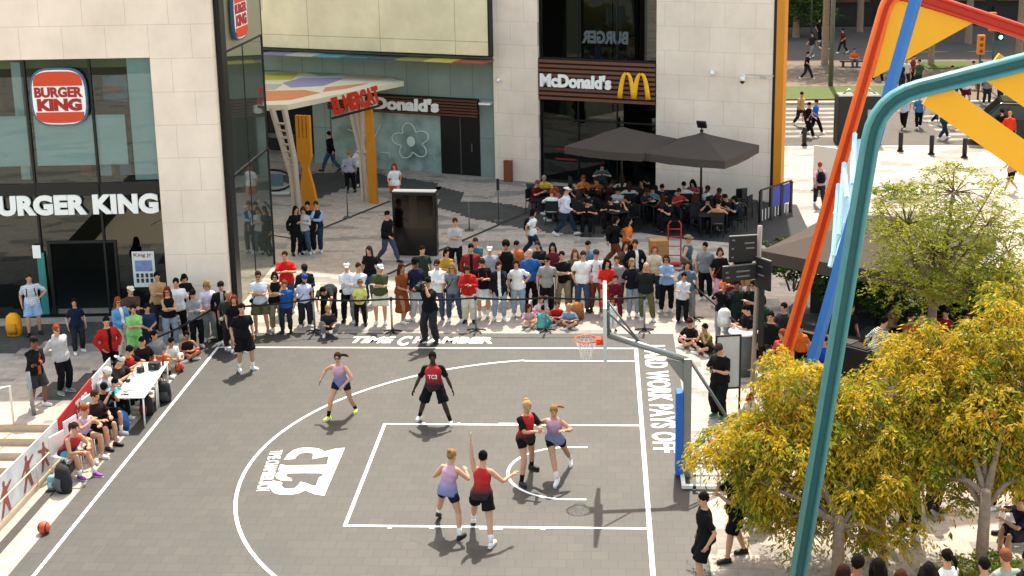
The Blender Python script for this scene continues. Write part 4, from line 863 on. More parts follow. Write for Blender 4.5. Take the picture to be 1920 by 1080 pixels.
# ================================================================ TREES AND PLANTS
LEAF = {'yel': leafmat('leaf_yellow', '#c7a92a', .5), 'yg': leafmat('leaf_yellow_green', '#9a9726', .45), 'grn': leafmat('leaf_green', '#5c7a1e', .35), 'org': leafmat('leaf_orange', '#a8601a', .35),
        'dk': leafmat('leaf_dark', '#2c4a16', .2), 'lg': leafmat('leaf_light_green', '#a0a334', .4), 'ol': leafmat('leaf_olive', '#74761f', .3)}
m_bark = mat('#7d6a58', .9, 0, .5, 9, 1.0); m_twig = mat('#5f4c3c', .85, 0, .2, 8)
rng = np.random.default_rng(5)
def leaves(name, centers, mats, wts, per, size, spread, droop, parent, aspect=.32, clw=True):
    """one mesh of pointed leaf blades gathered in small hanging sprays"""
    C_ = np.repeat(np.asarray(centers), per, 0); n = len(C_); nc = len(centers)
    ns = max(2, per//9); sp = np.repeat(np.arange(nc)*ns, per)+rng.integers(0, ns, n)      # hanging sprays per cluster
    az = rng.uniform(0, 2*np.pi, nc*ns); el = rng.uniform(-.1, .7, nc*ns); D = np.stack([np.cos(az)*np.cos(el), np.sin(az)*np.cos(el), np.sin(el)], 1)[sp]
    tt = rng.uniform(.1, 1, n)[:, None]; SL = (spread*2.3*rng.uniform(.6, 1.3, nc*ns))[sp][:, None]
    P = C_+D*tt*SL; P[:, 2] -= (tt[:, 0]**2)*SL[:, 0]*droop*.9; P += rng.normal(0, 1, (n, 3))*spread*.12
    side = np.cross(D, [0, 0, 1.]); side *= rng.choice([-1, 1], n)[:, None]
    d = D*.7+side*.75+rng.normal(0, .25, (n, 3)); d[:, 2] -= droop*(.35+.8*tt[:, 0])
    d /= np.linalg.norm(d, axis=1, keepdims=True)
    s = np.cross(d, rng.normal(0, 1, (n, 3))); s /= np.linalg.norm(s, axis=1, keepdims=True)
    nn = np.cross(d, s); L = (size*rng.uniform(.6, 1.35, n))[:, None]; W = L*aspect
    v = np.stack([P, P+d*L*.5+s*W*.5-nn*L*.04, P+d*L-nn*L*.14, P+d*L*.5-s*W*.5-nn*L*.04], 1).reshape(-1, 3)
    me = bpy.data.meshes.new(name); me.vertices.add(4*n); me.vertices.foreach_set('co', v.ravel().astype(np.float32))
    me.loops.add(4*n); me.loops.foreach_set('vertex_index', np.arange(4*n, dtype=np.int32)); me.polygons.add(n)
    me.polygons.foreach_set('loop_start', np.arange(0, 4*n, 4, dtype=np.int32))
    base = rng.choice(len(mats), len(centers), p=wts); mi = np.repeat(base, per); fl = rng.random(n) < .35; mi[fl] = rng.choice(len(mats), fl.sum(), p=wts)
    me.polygons.foreach_set('material_index', mi.astype(np.int32)); me.update(calc_edges=True); me.validate()
    for m in mats: me.materials.append(LEAF[m])
    o = bpy.data.objects.new(name, me); col.objects.link(o); o.parent = parent; return o
def tree(base, lobes, trunk_r, fork_z, label, mats, wts, ncl, per, size, spread, droop, twig=True, shell=.55, trunk_top=None, seed=1, group=None, cat='tree', lean=(0, 0)):
    """lobes: world (centre, radii). Clusters fill the lobes, limbs reach each lobe."""
    rr = random.Random(seed); t = empty('tree', base, 0, label, cat, group); B = Vector(base); b = MB()
    fk = V(lean[0], lean[1], fork_z); b.tube([(0, 0, -.05), (0, 0, .12), V(lean[0]*.4, lean[1]*.4, fork_z*.5), fk], [trunk_r*1.35, trunk_r*1.05, trunk_r*.95, trunk_r*.8], 12)
    b.ell(fk, (trunk_r*.78, trunk_r*.78, trunk_r*.6)); cents = []; vols = [l[1][0]*l[1][1]*l[1][2] for l in lobes]; tot = sum(vols)
    tw = MB()
    for (c, r), vv in zip(lobes, vols):
        c = Vector(c)-B; mid = fk.lerp(c, .5)+V(rr.uniform(-.2, .2), rr.uniform(-.2, .2), -.1)
        st = fk*rr.uniform(.82, 1.0); b.tube([st, st.lerp(mid, .5)+V(0, 0, .12), mid, c], [trunk_r*.55, trunk_r*.42, trunk_r*.28, trunk_r*.1], 7)
        for k in range(max(6, int(ncl*vv/tot))):
            while True:
                q = V(rr.uniform(-1, 1), rr.uniform(-1, 1), rr.uniform(-1, 1)); l = q.length
                if l <= 1 and (l > shell or rr.random() < .35): break
            p = c+V(q.x*r[0], q.y*r[1], q.z*r[2])+V(rr.gauss(0, .06), rr.gauss(0, .06), rr.gauss(0, .06)); cents.append(tuple(p))
            if twig and rr.random() < .3:
                m_ = c.lerp(p, .5)+V(rr.uniform(-.1, .1), rr.uniform(-.1, .1), rr.uniform(.0, .15)); tw.tube([c.lerp(p, .08), m_, p], [trunk_r*.11, trunk_r*.07, .006], 4)
    b.build('trunk', m_bark, t); tw.build('twigs', m_twig, t)
    leaves('crown', cents, mats, wts, per, size, spread, droop, t); return t
def lobe(px, py, Y, rpx, rpy, ry=None):
    c = PY(px, py, Y); s = (c-CAM).dot(fw)/FPX; return (c, (rpx*s, ry if ry else rpx*s, rpy*s))
YT = -3.6
t1b = G(1568, 1120); t2b = G(1836, 1118)
tree(t1b, [lobe(1480, 720, YT+.6, 75, 60), lobe(1400, 830, YT+.4, 75, 60), lobe(1335, 840, YT, 50, 22, .4), lobe(1470, 850, YT, 110, 95), lobe(1600, 775, YT+.4, 100, 80), lobe(1590, 880, YT-.2, 100, 70), lobe(1440, 940, YT-.3, 60, 42), lobe(1655, 910, YT-.5, 60, 60), lobe(1500, 1000, YT-.6, 26, 50, .35), lobe(1640, 1000, YT-.8, 60, 28, .4), lobe(1695, 1000, YT-1, 25, 24, .3), lobe(1560, 945, YT, 70, 45)],
     .105, 1.45, 'yellow leaved tree with drooping sprays right of the hoop, partly behind the teal leg', ['yel', 'yg', 'grn', 'org', 'ol'], [.58, .25, .10, .01, .06], 740, 88, .097, .16, 1.25, seed=3, group='yellow leaved trees by the court')
tree(t2b, [lobe(1760, 680, YT+1, 110, 75), lobe(1880, 640, YT+.8, 70, 80), lobe(1720, 780, YT+.3, 80, 85), lobe(1830, 790, YT+.2, 110, 100), lobe(1930, 760, YT+.3, 80, 130), lobe(1755, 855, YT-.2, 70, 55), lobe(1880, 860, YT-.3, 70, 50), lobe(1785, 930, YT-.5, 22, 26, .3), lobe(1940, 850, YT-.2, 50, 60), lobe(1900, 560, YT+1.4, 45, 50), lobe(1835, 850, YT, 55, 45)],
     .11, 1.9, 'golden tree with some orange leaves at the right edge above the shrub', ['yel', 'yg', 'grn', 'org', 'ol'], [.55, .24, .12, .03, .06], 800, 88, .097, .16, 1.15, seed=5, group='yellow leaved trees by the court')
YA = 5.2
tree(G(1742, 700), [lobe(1700, 420, YA, 90, 60), lobe(1790, 360, YA, 80, 55), lobe(1850, 420, YA, 75, 60), lobe(1750, 470, YA, 120, 80), lobe(1690, 530, YA-.2, 70, 55), lobe(1820, 530, YA, 85, 55), lobe(1790, 315, YA, 28, 22, .4), lobe(1890, 470, YA, 50, 60), lobe(1650, 370, YA, 28, 18, .4), lobe(1870, 340, YA, 22, 16, .3)],
     .13, 1.9, 'airy light green tree with visible twigs behind the teal leg', ['lg', 'yg', 'ol', 'grn'], [.52, .26, .12, .10], 900, 28, .085, .15, .5, seed=8, shell=.75)
tree(G(1905, 640), [lobe(1905, 545, YA-1, 50, 70), lobe(1935, 600, YA-1, 55, 60)], .1, 1.3, 'bushy lime coloured tree at the right edge below the van', ['lg', 'yel', 'grn'], [.5, .3, .2], 330, 22, .12, .16, .6, seed=9)
# avenue trees: tall trunks whose crowns, enlarged to shade the street, are above the picture, one low dark crown
for k, (p, h, r) in enumerate((((1546, 122), 9, .22), ((1745, 125), 9, .2), ((1815, 82), 10, .25), ((1905, 190), 9, .2), ((1612, 60), 10, .25))):
    base = G(*p); tree(base, [(base+V(rx, ry, h+rz), (3.6, 3.4, 1.8)) for rx, ry, rz in ((0, 0, 0), (1.8, .6, -.6), (-1.6, .4, -.3))], r, h*.75, ('tall street tree beside the grey lamp post', 'street tree whose trunk stands below the yellow plate', 'far street tree near the dark shopfronts', 'street tree behind the teal beam at the right edge', 'street tree at the far kerb by the orange leg')[k], ['grn', 'dk', 'ol'], [.4, .4, .2], 420, 18, .34, .55, .3, twig=False, seed=20+k, group='street trees along the avenue')
bt = G(1492, 70); tree(bt, [(bt+V(0, 0, 2.6), (2.4, 2, 1.3)), (bt+V(1.6, -1, 1.7), (1.2, 1.2, .8)), (bt+V(-1.2, 0, 3.6), (2.2, 2, 1.3))], .25, 1.8, 'dark leafy tree at the top of the picture right of the orange column', ['dk', 'grn'], [.75, .25], 420, 18, .3, .4, .3, twig=False, seed=31)
def shrub(base, r, label, mats, wts, ncl, size=.09, per=22, group='hedges and shrubs', stem=.3):
    t = empty('shrub', base, 0, label, 'shrub', group); rr = random.Random(ncl); cs = []
    for k in range(ncl):
        while True:
            q = V(rr.uniform(-1, 1), rr.uniform(-1, 1), rr.uniform(-.9, 1))
            if q.length <= 1: break
        cs.append((q.x*r[0], q.y*r[1], stem+r[2]+q.z*r[2]))
    leaves('foliage', cs, mats, wts, per, size, .10, .1, t, .5)
    b = MB()
    for k in range(5): a = k*1.25; b.tube([(0.1*math.cos(a), .1*math.sin(a), -.02), (r[0]*.5*math.cos(a), r[1]*.5*math.sin(a), stem+r[2])], [.03, .012], 5)
    b.build('stem', m_twig, t); return t
shrub(G(1482, 600)+V(.2, 1.2, .5), (.9, .8, .55), 'dark green shrub growing out of the black planter', ['dk', 'grn'], [.7, .3], 260, .1, 24)
shrub(G(1560, 640)+V(.3, 1.4, .4), (.9, .7, .6), 'green shrub between the blue and teal legs', ['dk', 'grn'], [.8, .2], 200)
shrub(G(1680, 640), (.9, .8, .7), 'dark shrub left of the airy tree trunk', ['dk', 'grn'], [.75, .25], 220)
shrub(G(1800, 620), (1.0, .8, .8), 'dark shrub right of the airy tree trunk', ['dk', 'grn'], [.75, .25], 240)
shrub(V(6.2, 10.3, .9), (1.2, .4, .3), 'dark hedge along the back of the awning', ['dk', 'grn'], [.8, .2], 200, stem=.05)
shrub(V(8.9, 9.2, .9), (1.1, .4, .35), 'dark hedge to the right behind the airy tree', ['dk', 'grn'], [.8, .2], 200, stem=.05)
shrub(G(1855, 1130)+V(0, 0, 0), (.95, .5, .32), 'light green low shrub at the foot of the golden tree', ['lg', 'yg', 'grn'], [.4, .3, .3], 170, .07, 30, stem=.15)
shrub(G(1700, 372), (1.5, .5, .25), 'low green planting along the pavement behind the teal leg', ['lg', 'grn'], [.5, .5], 120, .1, 16, stem=.05)
# ================================================================ PEOPLE
CN = dict(wht='#dcdad4', off='#c9c2b4', blk='#121213', chr='#26272a', nvy='#171e31', gry='#7d7d7d', lgr='#aaa9a6', red='#a01f1c', mar='#5a1420', blu='#24508f', lbl='#86a0bd', jean='#3c4a5c', ljean='#8895a0', djean='#232d3b', khk='#85755a', crm='#cdc3ab', grn='#3f4c2c', lim='#84bd6a', yel='#d8c957', gld='#d59b1e', brn='#6b3a22', rst='#9a4a26', dbr='#3a241a', tea='#2c7f86', cyn='#4aa3b2', lil='#b9a3c9', pnk='#d79db2', orn='#d06a2a', olv='#5a5638', blo='#94713f', tan='#b28a5e', ging='#8a3e1e', hbr='#3c2416', hbk='#15100d', grh='#8c8780')
SK = ['#bb8a6c', '#9c6c50', '#744a35', '#35211a', '#cfa388']
Q = []   # pending voxel fusions
def cfab(c): return fabric(CN.get(c, c)) if isinstance(c, str) else c
def ik(a, t, l1, l2, hint):
    d = t-a; L = min(d.length, (l1+l2)*.998); L = max(L, abs(l1-l2)+.01); u = d.normalized(); e = a+u*L
    x = (l1*l1-l2*l2+L*L)/(2*L); h = math.sqrt(max(0, l1*l1-x*x)); p = Vector(hint)-u*Vector(hint).dot(u)
    if p.length < 1e-4: p = V(0, -1, 0)
    return a+u*x+p.normalized()*h, e
def hand(b, w_, d, n_, side, curl=.35, mi=0):
    """palm, four unequal bent fingers and a thumb leaving the side of the palm"""
    d = d.normalized(); n_ = (n_-d*n_.dot(d)).normalized(); s = d.cross(n_)*side
    b.tube([w_-d*.02, w_+d*.02, w_+d*.055, w_+d*.088], [(.024, .017), (.034, .015), (.040, .014), (.036, .012)], 8, mi, xh=s)
    for k, (o_, L) in enumerate(((-.028, .066), (-.009, .078), (.010, .072), (.028, .056))):
        p = w_+d*.085+s*(-o_); q1 = p+(d*math.cos(curl)+n_*math.sin(curl))*L*.5; q2 = q1+(d*math.cos(curl*2.4)+n_*math.sin(curl*2.4))*L*.5
        b.tube([p, q1, q2], [.0095, .009, .0065], 6, mi)
    p = w_+d*.025+s*.03; q1 = p+(d*.75+s*.6+n_*.2).normalized()*.035; b.tube([p, q1, q1+(d*.95+s*.1+n_*.45).normalized()*.03], [.012, .0105, .008], 6, mi)
def pose(name, rr):
    j = lambda s=.02: rr.uniform(-s, s)
    p = dict(ph=.925, po=0, lean=2+j(2), side=j(2), tw=j(6), fL=(.12+j(), j(.05), .08, 12), fR=(-.12+j(), j(.05), .08, -12), hL=(.26, -.04, .86), hR=(-.26, -.04, .86), eL=(.35, .9, 0), eR=(-.35, .9, 0), kL=(.1, -1, 0), kR=(-.1, -1, 0), hy=j(12), hp=6, cu=.35)
    crossed = dict(hL=(-.09, -.235, 1.15), hR=(.10, -.215, 1.11), eL=(1, .1, -.6), eR=(-1, .1, -.6), cu=.2)
    sit = dict(ph=.50, lean=8, fL=(.13, -.43, .08, 8), fR=(-.13, -.45, .08, -8), hL=(.13, -.33, .66), hR=(-.13, -.33, .66), eL=(.8, .6, -.4), eR=(-.8, .6, -.4))
    gnd = dict(ph=.13, lean=14, fL=(-.12, -.38, .07, -70), fR=(.14, -.30, .07, 70), kL=(1, -.2, .55), kR=(-1, -.2, .55), hL=(.12, -.36, .34), hR=(-.12, -.34, .34), eL=(.9, .2, -.5), eR=(-.9, .2, -.5))
    T = dict(stand={}, crossed=crossed,
        phone=dict(hL=(.07, -.30, 1.16), hR=(-.07, -.31, 1.18), eL=(.7, .3, -.8), eR=(-.7, .3, -.8), hp=28, cu=.9),
        film=dict(hL=(.06, -.33, 1.46), hR=(-.06, -.33, 1.48), eL=(.7, 0, -.9), eR=(-.7, 0, -.9), hp=0, cu=.9),
        shoot=dict(hL=(.08, -.26, 1.52), hR=(-.09, -.18, 1.55), eL=(.5, -.1, -1), eR=(-.8, 0, -.9), hp=4, cu=1.0, lean=6, fL=(.17, .02, .08, 15), fR=(-.15, -.02, .08, -10)),
        hips=dict(hL=(.19, -.05, 1.0), hR=(-.19, -.05, 1.0), eL=(1, .25, 0), eR=(-1, .25, 0)),
        hip=dict(hL=(.19, -.05, 1.0), eL=(1, .25, 0)), hipR=dict(hR=(-.19, -.05, 1.0), eR=(-1, .25, 0)),
        pocket=dict(hL=(.20, -.10, .90), hR=(-.20, -.10, .90), eL=(.8, .6, 0), eR=(-.8, .6, 0)),
        behind=dict(hL=(.05, .17, .98), hR=(-.05, .18, 1.0), eL=(.9, .3, -.2), eR=(-.9, .3, -.2)),
        clasp=dict(hL=(.03, -.2, .98), hR=(-.04, -.22, .96), eL=(.8, .4, -.3), eR=(-.8, .4, -.3)),
        chin=dict(hR=(-.02, -.20, 1.42), eR=(-.5, -.2, -1), hL=(-.10, -.23, 1.12), eL=(.9, .1, -.5), cu=.7),
        mouth=dict(hL=(.03, -.17, 1.47), eL=(.5, -.2, -1), cu=.6),
        walk=dict(fL=(.08, -.36, .08, 0), fR=(-.08, .34, .14, 0), ph=.90, lean=5, hL=(.22, .18, .88), hR=(-.22, -.26, .92)),
        walk2=dict(fR=(-.08, -.34, .08, 0), fL=(.08, .34, .14, 0), ph=.90, lean=5, hL=(.22, -.24, .92), hR=(-.22, .18, .88)),
        bend=dict(lean=82, ph=.86, po=.14, hL=(.16, -.62, .62), hR=(-.18, -.6, .58), hp=20, fL=(.16, .05, .08, 10), fR=(-.16, .0, .08, -10), eL=(.3, 0, 1), eR=(-.3, 0, 1)),
        sit=sit, sitphone=dict(sit, hL=(.07, -.34, .95), hR=(-.07, -.35, .97), eL=(.7, .4, -.8), eR=(-.7, .4, -.8), hp=30, lean=14, cu=.9),
        sittable=dict(sit, hL=(.17, -.40, .82), hR=(-.15, -.42, .82), lean=16, eL=(.8, .2, -.5), eR=(-.8, .2, -.5), hp=22),
        sitlean=dict(sit, lean=34, hL=(.10, -.52, .66), hR=(-.08, -.55, .62), hp=-4, fL=(.16, -.58, .08, 8), fR=(-.10, -.42, .08, -6)),
        sitelbow=dict(sit, lean=22, hL=(.08, -.5, .78), hR=(-.06, -.42, .92)),
        ground=gnd, groundchin=dict(gnd, hL=(.05, -.30, .62), hR=(-.05, -.28, .60), eL=(.5, -.3, -1), eR=(-.5, -.3, -1)),
        knees=dict(ph=.13, lean=20, fL=(.12, -.52, .08, 5), fR=(-.12, -.50, .08, -5), hL=(.10, -.48, .42), hR=(-.10, -.46, .40), eL=(.9, .2, 0), eR=(-.9, .2, 0)),
        squat=dict(ph=.32, lean=30, po=.05, fL=(.16, -.10, .08, 15), fR=(-.16, -.14, .12, -15), kL=(.4, -1, .3), kR=(-.4, -1, .3), hL=(.12, -.42, .42), hR=(-.12, -.44, .45)))
    p.update(T[name]); return p
PEOPLE = []
def person(px, py, label, h=1.72, f=0, ps='stand', skin=0, hair='short', hc='hbr', top='tee', tc='gry', bot='trousers', bc='djean', sc='wht', cap=None, gl=False, fem=False, at=None, head=False, z=0, group='people around the square', bag=None, sleeve=None, sock=None, inner=None, ov=None, feet=None, seed=None, lod=None, cat='person', wide=1.0):
    rr = random.Random(seed if seed is not None else int(px*7+py*13)); k = h/1.74
    if at is None:
        hz = {'sit': 1.33, 'gnd': .9}.get('sit' if ps.startswith('sit') else 'gnd' if ps in ('ground', 'groundchin', 'knees', 'squat') else '', 1.74)*k
        at = G(px, py, hz+z if head else z)
    if wide == 1 and not lod: wide = rr.uniform(.95, 1.06) if fem else rr.uniform(.96, 1.12)
    at = V(at[0], at[1], z); P = pose(ps, rr)
    if ps in ('stand', 'pocket', 'crossed', 'phone', 'clasp', 'behind', 'hip', 'mouth', 'chin') and not ov and not feet:
        w8 = rr.choice((-1, 1)); P['side'] += w8*rr.uniform(0, 3.5); P['hy'] += rr.uniform(-22, 22); P['tw'] += rr.uniform(-10, 10); P['lean'] += rr.uniform(-2, 4)
        q8 = 'fL' if w8 > 0 else 'fR'; o8 = P[q8]; P[q8] = (o8[0]*rr.uniform(.8, 1.5), o8[1]-rr.uniform(0, .14), o8[2], o8[3]*rr.uniform(.5, 2.5))
    if ov: P.update(ov)
    Mz = Matrix.Rotation(R(f), 3, 'Z')
    if feet:
        for key, q in zip(('fL', 'fR'), feet):
            g_ = Mz.inverted() @ (G(q[0], q[1])-at)/k; o_ = P[key]; P[key] = (g_.x, g_.y, q[2] if len(q) > 2 else .08, o_[3])
    pel = V(P.get('pox', 0), P['po'], P['ph']); Rt = Matrix.Rotation(R(P['tw']), 3, 'Z') @ Matrix.Rotation(R(P['side']), 3, 'Y') @ Matrix.Rotation(R(P['lean']), 3, 'X')
    ax = Rt @ V(0, 0, 1); xx = Rt @ V(1, 0, 0); fwd = Rt @ V(0, -1, 0); S = lambda t, y=0, x=0: pel+ax*t-fwd*y+xx*x
    sw = .150 if fem else .172; hw = .095
    tor = [(-.09, .13, .09, .01), (-.03, .165, .115, .01), (.05, .163 if fem else .155, .112, .005), (.15, .122 if fem else .138, .092, 0), (.25, .14 if fem else .158, .108, -.005), (.34, .150 if fem else .172, .112, -.005), (.395, .148 if fem else .168, .098, .003), (.435, .118 if fem else .135, .075, .01), (.47, .078, .062, .014), (.505, .058, .058, .015)]
    if wide != 1: tor = [(t, a*wide, c*wide*1.06, y) for t, a, c, y in tor]
    neck = S(.50, .012); Rh = Matrix.Rotation(R(P['tw']+P['hy']), 3, 'Z') @ Matrix.Rotation(R(P['hp']+P['lean']*.25), 3, 'X')
    hk = 1.06+max(0, 1.74-h)*.42
    hu = Rh @ V(0, 0, 1); hf = Rh @ V(0, -1, 0); hx = Rh @ V(1, 0, 0)
    hc_ = neck+ax*.022+hu*.112*hk+hf*.014; HM_ = Matrix((tuple(hx), tuple(-hf), tuple(hu))).transposed().to_4x4()
    def H(x, y, z_): return hc_+(hx*x-hf*y+hu*z_)*hk
    b = MB()
    b.tube([S(t, y) for t, a, c, y in tor]+[neck+ax*.04, H(0, .01, -.03)], [(a, c) for t, a, c, y in tor]+[(.057, .057), (.054, .058)], 12, xh=xx)
    b.ell(H(0, .012, .022), (.072*hk, .09*hk, .092*hk), 0, HM_); b.ell(H(0, -.022, -.052), (.05*hk, .058*hk, .055*hk), 0, HM_)
    b.ell(H(0, -.088, -.008), (.014*hk, .022*hk, .024*hk), 0, HM_, 6, 5)
    for s in (1, -1): b.ell(H(s*.074, .008, -.002), (.012*hk, .022*hk, .032*hk), 0, HM_, 6, 5)
    sh = {}; arms = {}; legs = {}; hands = MB()
    for s, n_ in ((1, 'L'), (-1, 'R')):
        a = S(.398, .01, s*sw); el, wr = ik(a, Vector(P['h'+n_]), .285, .25, P['e'+n_]); arms[n_] = (a, el, wr)
        b.tube([S(.40, .01, s*sw*.6), a, a.lerp(el, .5), el, el.lerp(wr, .3), wr], [.060, .058, .050, .040, .043, .027], 8)
        hd = (wr-el).normalized(); pn = V(-s*.8, -.3, -.2) if abs(hd.z) > .6 else V(0, .2, -1); hand(hands, wr, hd, pn, s, P['cu'])
        hip = S(-.02, 0, s*hw); t = Vector(P['f'+n_][:3]); kn, an = ik(hip, t, .435, .42, P['k'+n_]); legs[n_] = (hip, kn, an, P['f'+n_][3])
        b.tube([hip+ax*.03, hip, hip.lerp(kn, .45), kn, kn.lerp(an, .3), an], [.092, .096, .084, .060, .061, .037], 9)
    body = MB(); vox = (.019 if lod is None else lod)
    rt_ = bpy.data.objects.new('person', bpy.data.meshes.new('body')); col.objects.link(rt_)
    rt_.location = at; rt_.rotation_euler = (0, 0, R(f)); rt_.scale = (k, k, k); tag(rt_, label, cat, group)
    ex = MB(); ex.v, ex.f, ex.m, ex.sm = hands.v, hands.f, hands.m, hands.sm
    for s in (1, -1): ex.ell(H(s*.029, -.074, .012), (.012*hk, .008*hk, .007*hk), 1, HM_, 6, 4)
    ex.ell(H(0, -.077, -.05), (.022*hk, .006*hk, .006*hk), 2, HM_, 6, 4)
    skm = mat(SK[skin], .55, 0, .1, 12, 0, .35, 'skin')
    Q.append((rt_, b, vox, 2, [skm, mat('#1a120e', .4), mat('#8a3f38' if skin < 3 else '#3c1d18', .5)], ex, None))
    def part(name, mb, mats, v=.02, it=3, fn=None):
        o = bpy.data.objects.new(name, bpy.data.meshes.new(name)); col.objects.link(o); o.parent = rt_
        Q.append((o, mb, vox*1.1, it, mats, None, fn)); return o
    def simple(name, mb, m): return mb.build(name, m, rt_)
    # upper garment
    g = .018; hem = {'tank': -.05, 'jersey': -.09, 'dress': -.05, 'crop': .10, 'hoodie': -.09, 'long': -.07, 'jacket': -.08, 'blazer': -.2}.get(top, -.085); gm = g*(1.55 if top in ('hoodie', 'jacket', 'blazer') else 1.15)
    if top == 'dress':
        pass
    m1 = MB(); fl = .012 if top in ('jersey', 'crop', 'tank') else .02
    rings = [(t, a+gm, c+gm, y) for t, a, c, y in tor if t >= .10 and t < .45]
    hw_ = (.165 if not fem else .172)*(wide if wide > 1 else 1); rings = [(hem-.02, hw_+gm+fl, .122*wide+gm+fl, 0), (-.02, hw_+gm+fl, .124*wide+gm+fl, 0), (.05, hw_+gm+fl*.4-.004, .118*wide+gm+fl*.4, 0)]+rings
    if top in ('tank', 'jersey'):
        rings = [(t, a*(1 if t < .36 else .90), c, y) for t, a, c, y in rings]; rings.append((.462, .092, .076, .012))
    else: rings.insert(-1, (.42, .140 if fem else .156, .096, .005)) if rings[-1][0] > .42 else 0; rings.append((.476, .084, .076, .012))
    m1.tube([S(t, y) for t, a, c, y in rings], [(a, c) for t, a, c, y in rings], 12, xh=xx)
    def sleeves(mb, length, rad):
        for n_ in 'LR':
            a, el, wr = arms[n_]; s = 1 if n_ == 'L' else -1
            if length == 'short': mb.tube([S(.392, .01, s*sw*(.8 if rad < 0 else .6)), a, a.lerp(el, .45), a.lerp(el, .78)], [.054 if rad < 0 else .070, .066+rad*.2, .058+rad, .064+rad], 9)
            else: mb.tube([S(.392, .01, s*sw*.6), a, a.lerp(el, .5), el, el.lerp(wr, .5), el.lerp(wr, .93)], [.070, .066+rad, .058+rad, .050+rad, .046+rad, .038+rad], 9)
    sl = {'tee': 'short', 'polo': 'short', 'long': 'long', 'hoodie': 'long', 'jacket': 'long', 'blazer': 'long', 'dress': 'short', 'crop': 'short'}.get(top)
    tn = {'hoodie': 'hoodie', 'jacket': 'jacket', 'blazer': 'jacket', 'dress': 'dress', 'tank': 'vest_top', 'jersey': 'jersey'}.get(top, 'shirt')
    tcm = cfab(tc)
    if sl and sleeve is None: sleeves(m1, sl, .0 if sl == 'short' else (.008 if top in ('hoodie', 'jacket', 'blazer') else 0))
    if top == 'dress': m1.tube([S(.06), S(-.1), V(pel.x, pel.y-.02, pel.z-.42), V(pel.x, pel.y-.02, .32)], [(.18, .14), (.19, .145), (.21, .17), (.23, .19)], 12, xh=xx)
    if top == 'hoodie': m1.ell(S(.46, .09), (.085, .06, .06))
    if inner:
        def fn(me, S=S, xx=xx, fwd=fwd):
            c0 = S(.2)
            for p in me.polygons:
                d = Vector(p.center)-c0
                if abs(d.dot(xx)) < .042 and d.dot(fwd) > .02: p.material_index = 1
        part(tn, m1, [tcm, cfab(inner)], fn=fn)
    else: part(tn, m1, [tcm])
    if sleeve:
        m2 = MB(); ty, sc2 = sleeve; m2.tube([S(.36, 0, -sw*.7), S(.36, 0, sw*.7)], .05, 8); sleeves(m2, ty, .004); part('undershirt', m2, [cfab(sc2)])
    # lower garment
    if bot and top != 'dress' or bot == 'under':
        m3 = MB(); w2 = wide if wide > 1 else 1
        m3.tube([S(-.11, .01), S(-.04, .01), S(.04), S(.09)], [(.12*w2, .095*w2), (.18*w2, .132*w2), (.175*w2, .128*w2), (.155*w2, .115*w2)], 12, xh=xx)
        kk = {'trousers': 9, 'jeans': 9, 'wide': 9, 'leggings': 9, 'shorts': .92, 'midshorts': .66, 'short': .48, 'skirt': 0}[bot]
        for n_ in 'LR':
            hip, kn, an, yw = legs[n_]
            if kk == 9:
                w_ = {'trousers': .016, 'jeans': .01, 'wide': .03, 'leggings': 0}[bot]
                m3.tube([hip+ax*.02, hip, hip.lerp(kn, .5), kn, kn.lerp(an, .45), kn.lerp(an, .93)], [.098, .106, .094+w_*.6, .068+w_, .066+w_, .048+w_*1.2], 9)
            elif kk: m3.tube([hip+ax*.02, hip, hip.lerp(kn, kk*.6), hip.lerp(kn, kk)], [.098, .108, .101+.012*(kk > .6), .104+.02*(kk > .6)-.016*(kk < .6)], 10)
        if bot == 'skirt': m3.tube([S(.06), S(-.1), V(pel.x, pel.y, pel.z-.4)], [(.16, .12), (.185, .14), (.24, .2)], 12, xh=xx)
        part({'short': 'shorts', 'midshorts': 'shorts', 'wide': 'trousers'}.get(bot, bot), m3, [cfab(bc)])
    for n_ in 'LR':
        hip, kn, an, yw = legs[n_]; s = 1 if n_ == 'L' else -1; F = Matrix.Rotation(R(yw), 3, 'Z') @ V(0, -1, 0)
        if an.z > .12: F = (F+V(0, 0, -.55)).normalized()
        X = F.cross(V(0, 0, 1)).normalized(); U = X.cross(F).normalized()
        if U.z < 0: U = -U
        if ps in ('ground', 'groundchin') : U = V(0, 0, 1)
        mb = MB(); q = an-U*.03
        mb.tube([q-F*.065, q-F*.03, q+F*.04, q+F*.10, q+F*.155, q+F*.185], [(.03, .035), (.042, .05), (.044, .046), (.047, .034), (.042, .028), (.02, .018)], 10, 0, xh=X)
        mb.tube([q-F*.075-U*.036, q+F*.06-U*.036, q+F*.19-U*.03], [(.036, .014), (.049, .014), (.03, .012)], 8, 1, xh=X)
        cc = CN.get(sc, sc); mb.build('shoe', [mat(cc, .6, 0, .1), mat('#d0cec8' if sc != 'blk' else '#1a1a1a', .7)], rt_)
        if sock: mb = MB(); mb.tube([an+(kn-an)*.02, an.lerp(kn, .2), an.lerp(kn, .34)], [.041, .044, .049], 9); mb.build('sock', cfab(sock), rt_)
    # hair and headwear
    hm = mat(CN.get(hc, hc), .85, 0, .5, 30, .9, .08, 'hair')
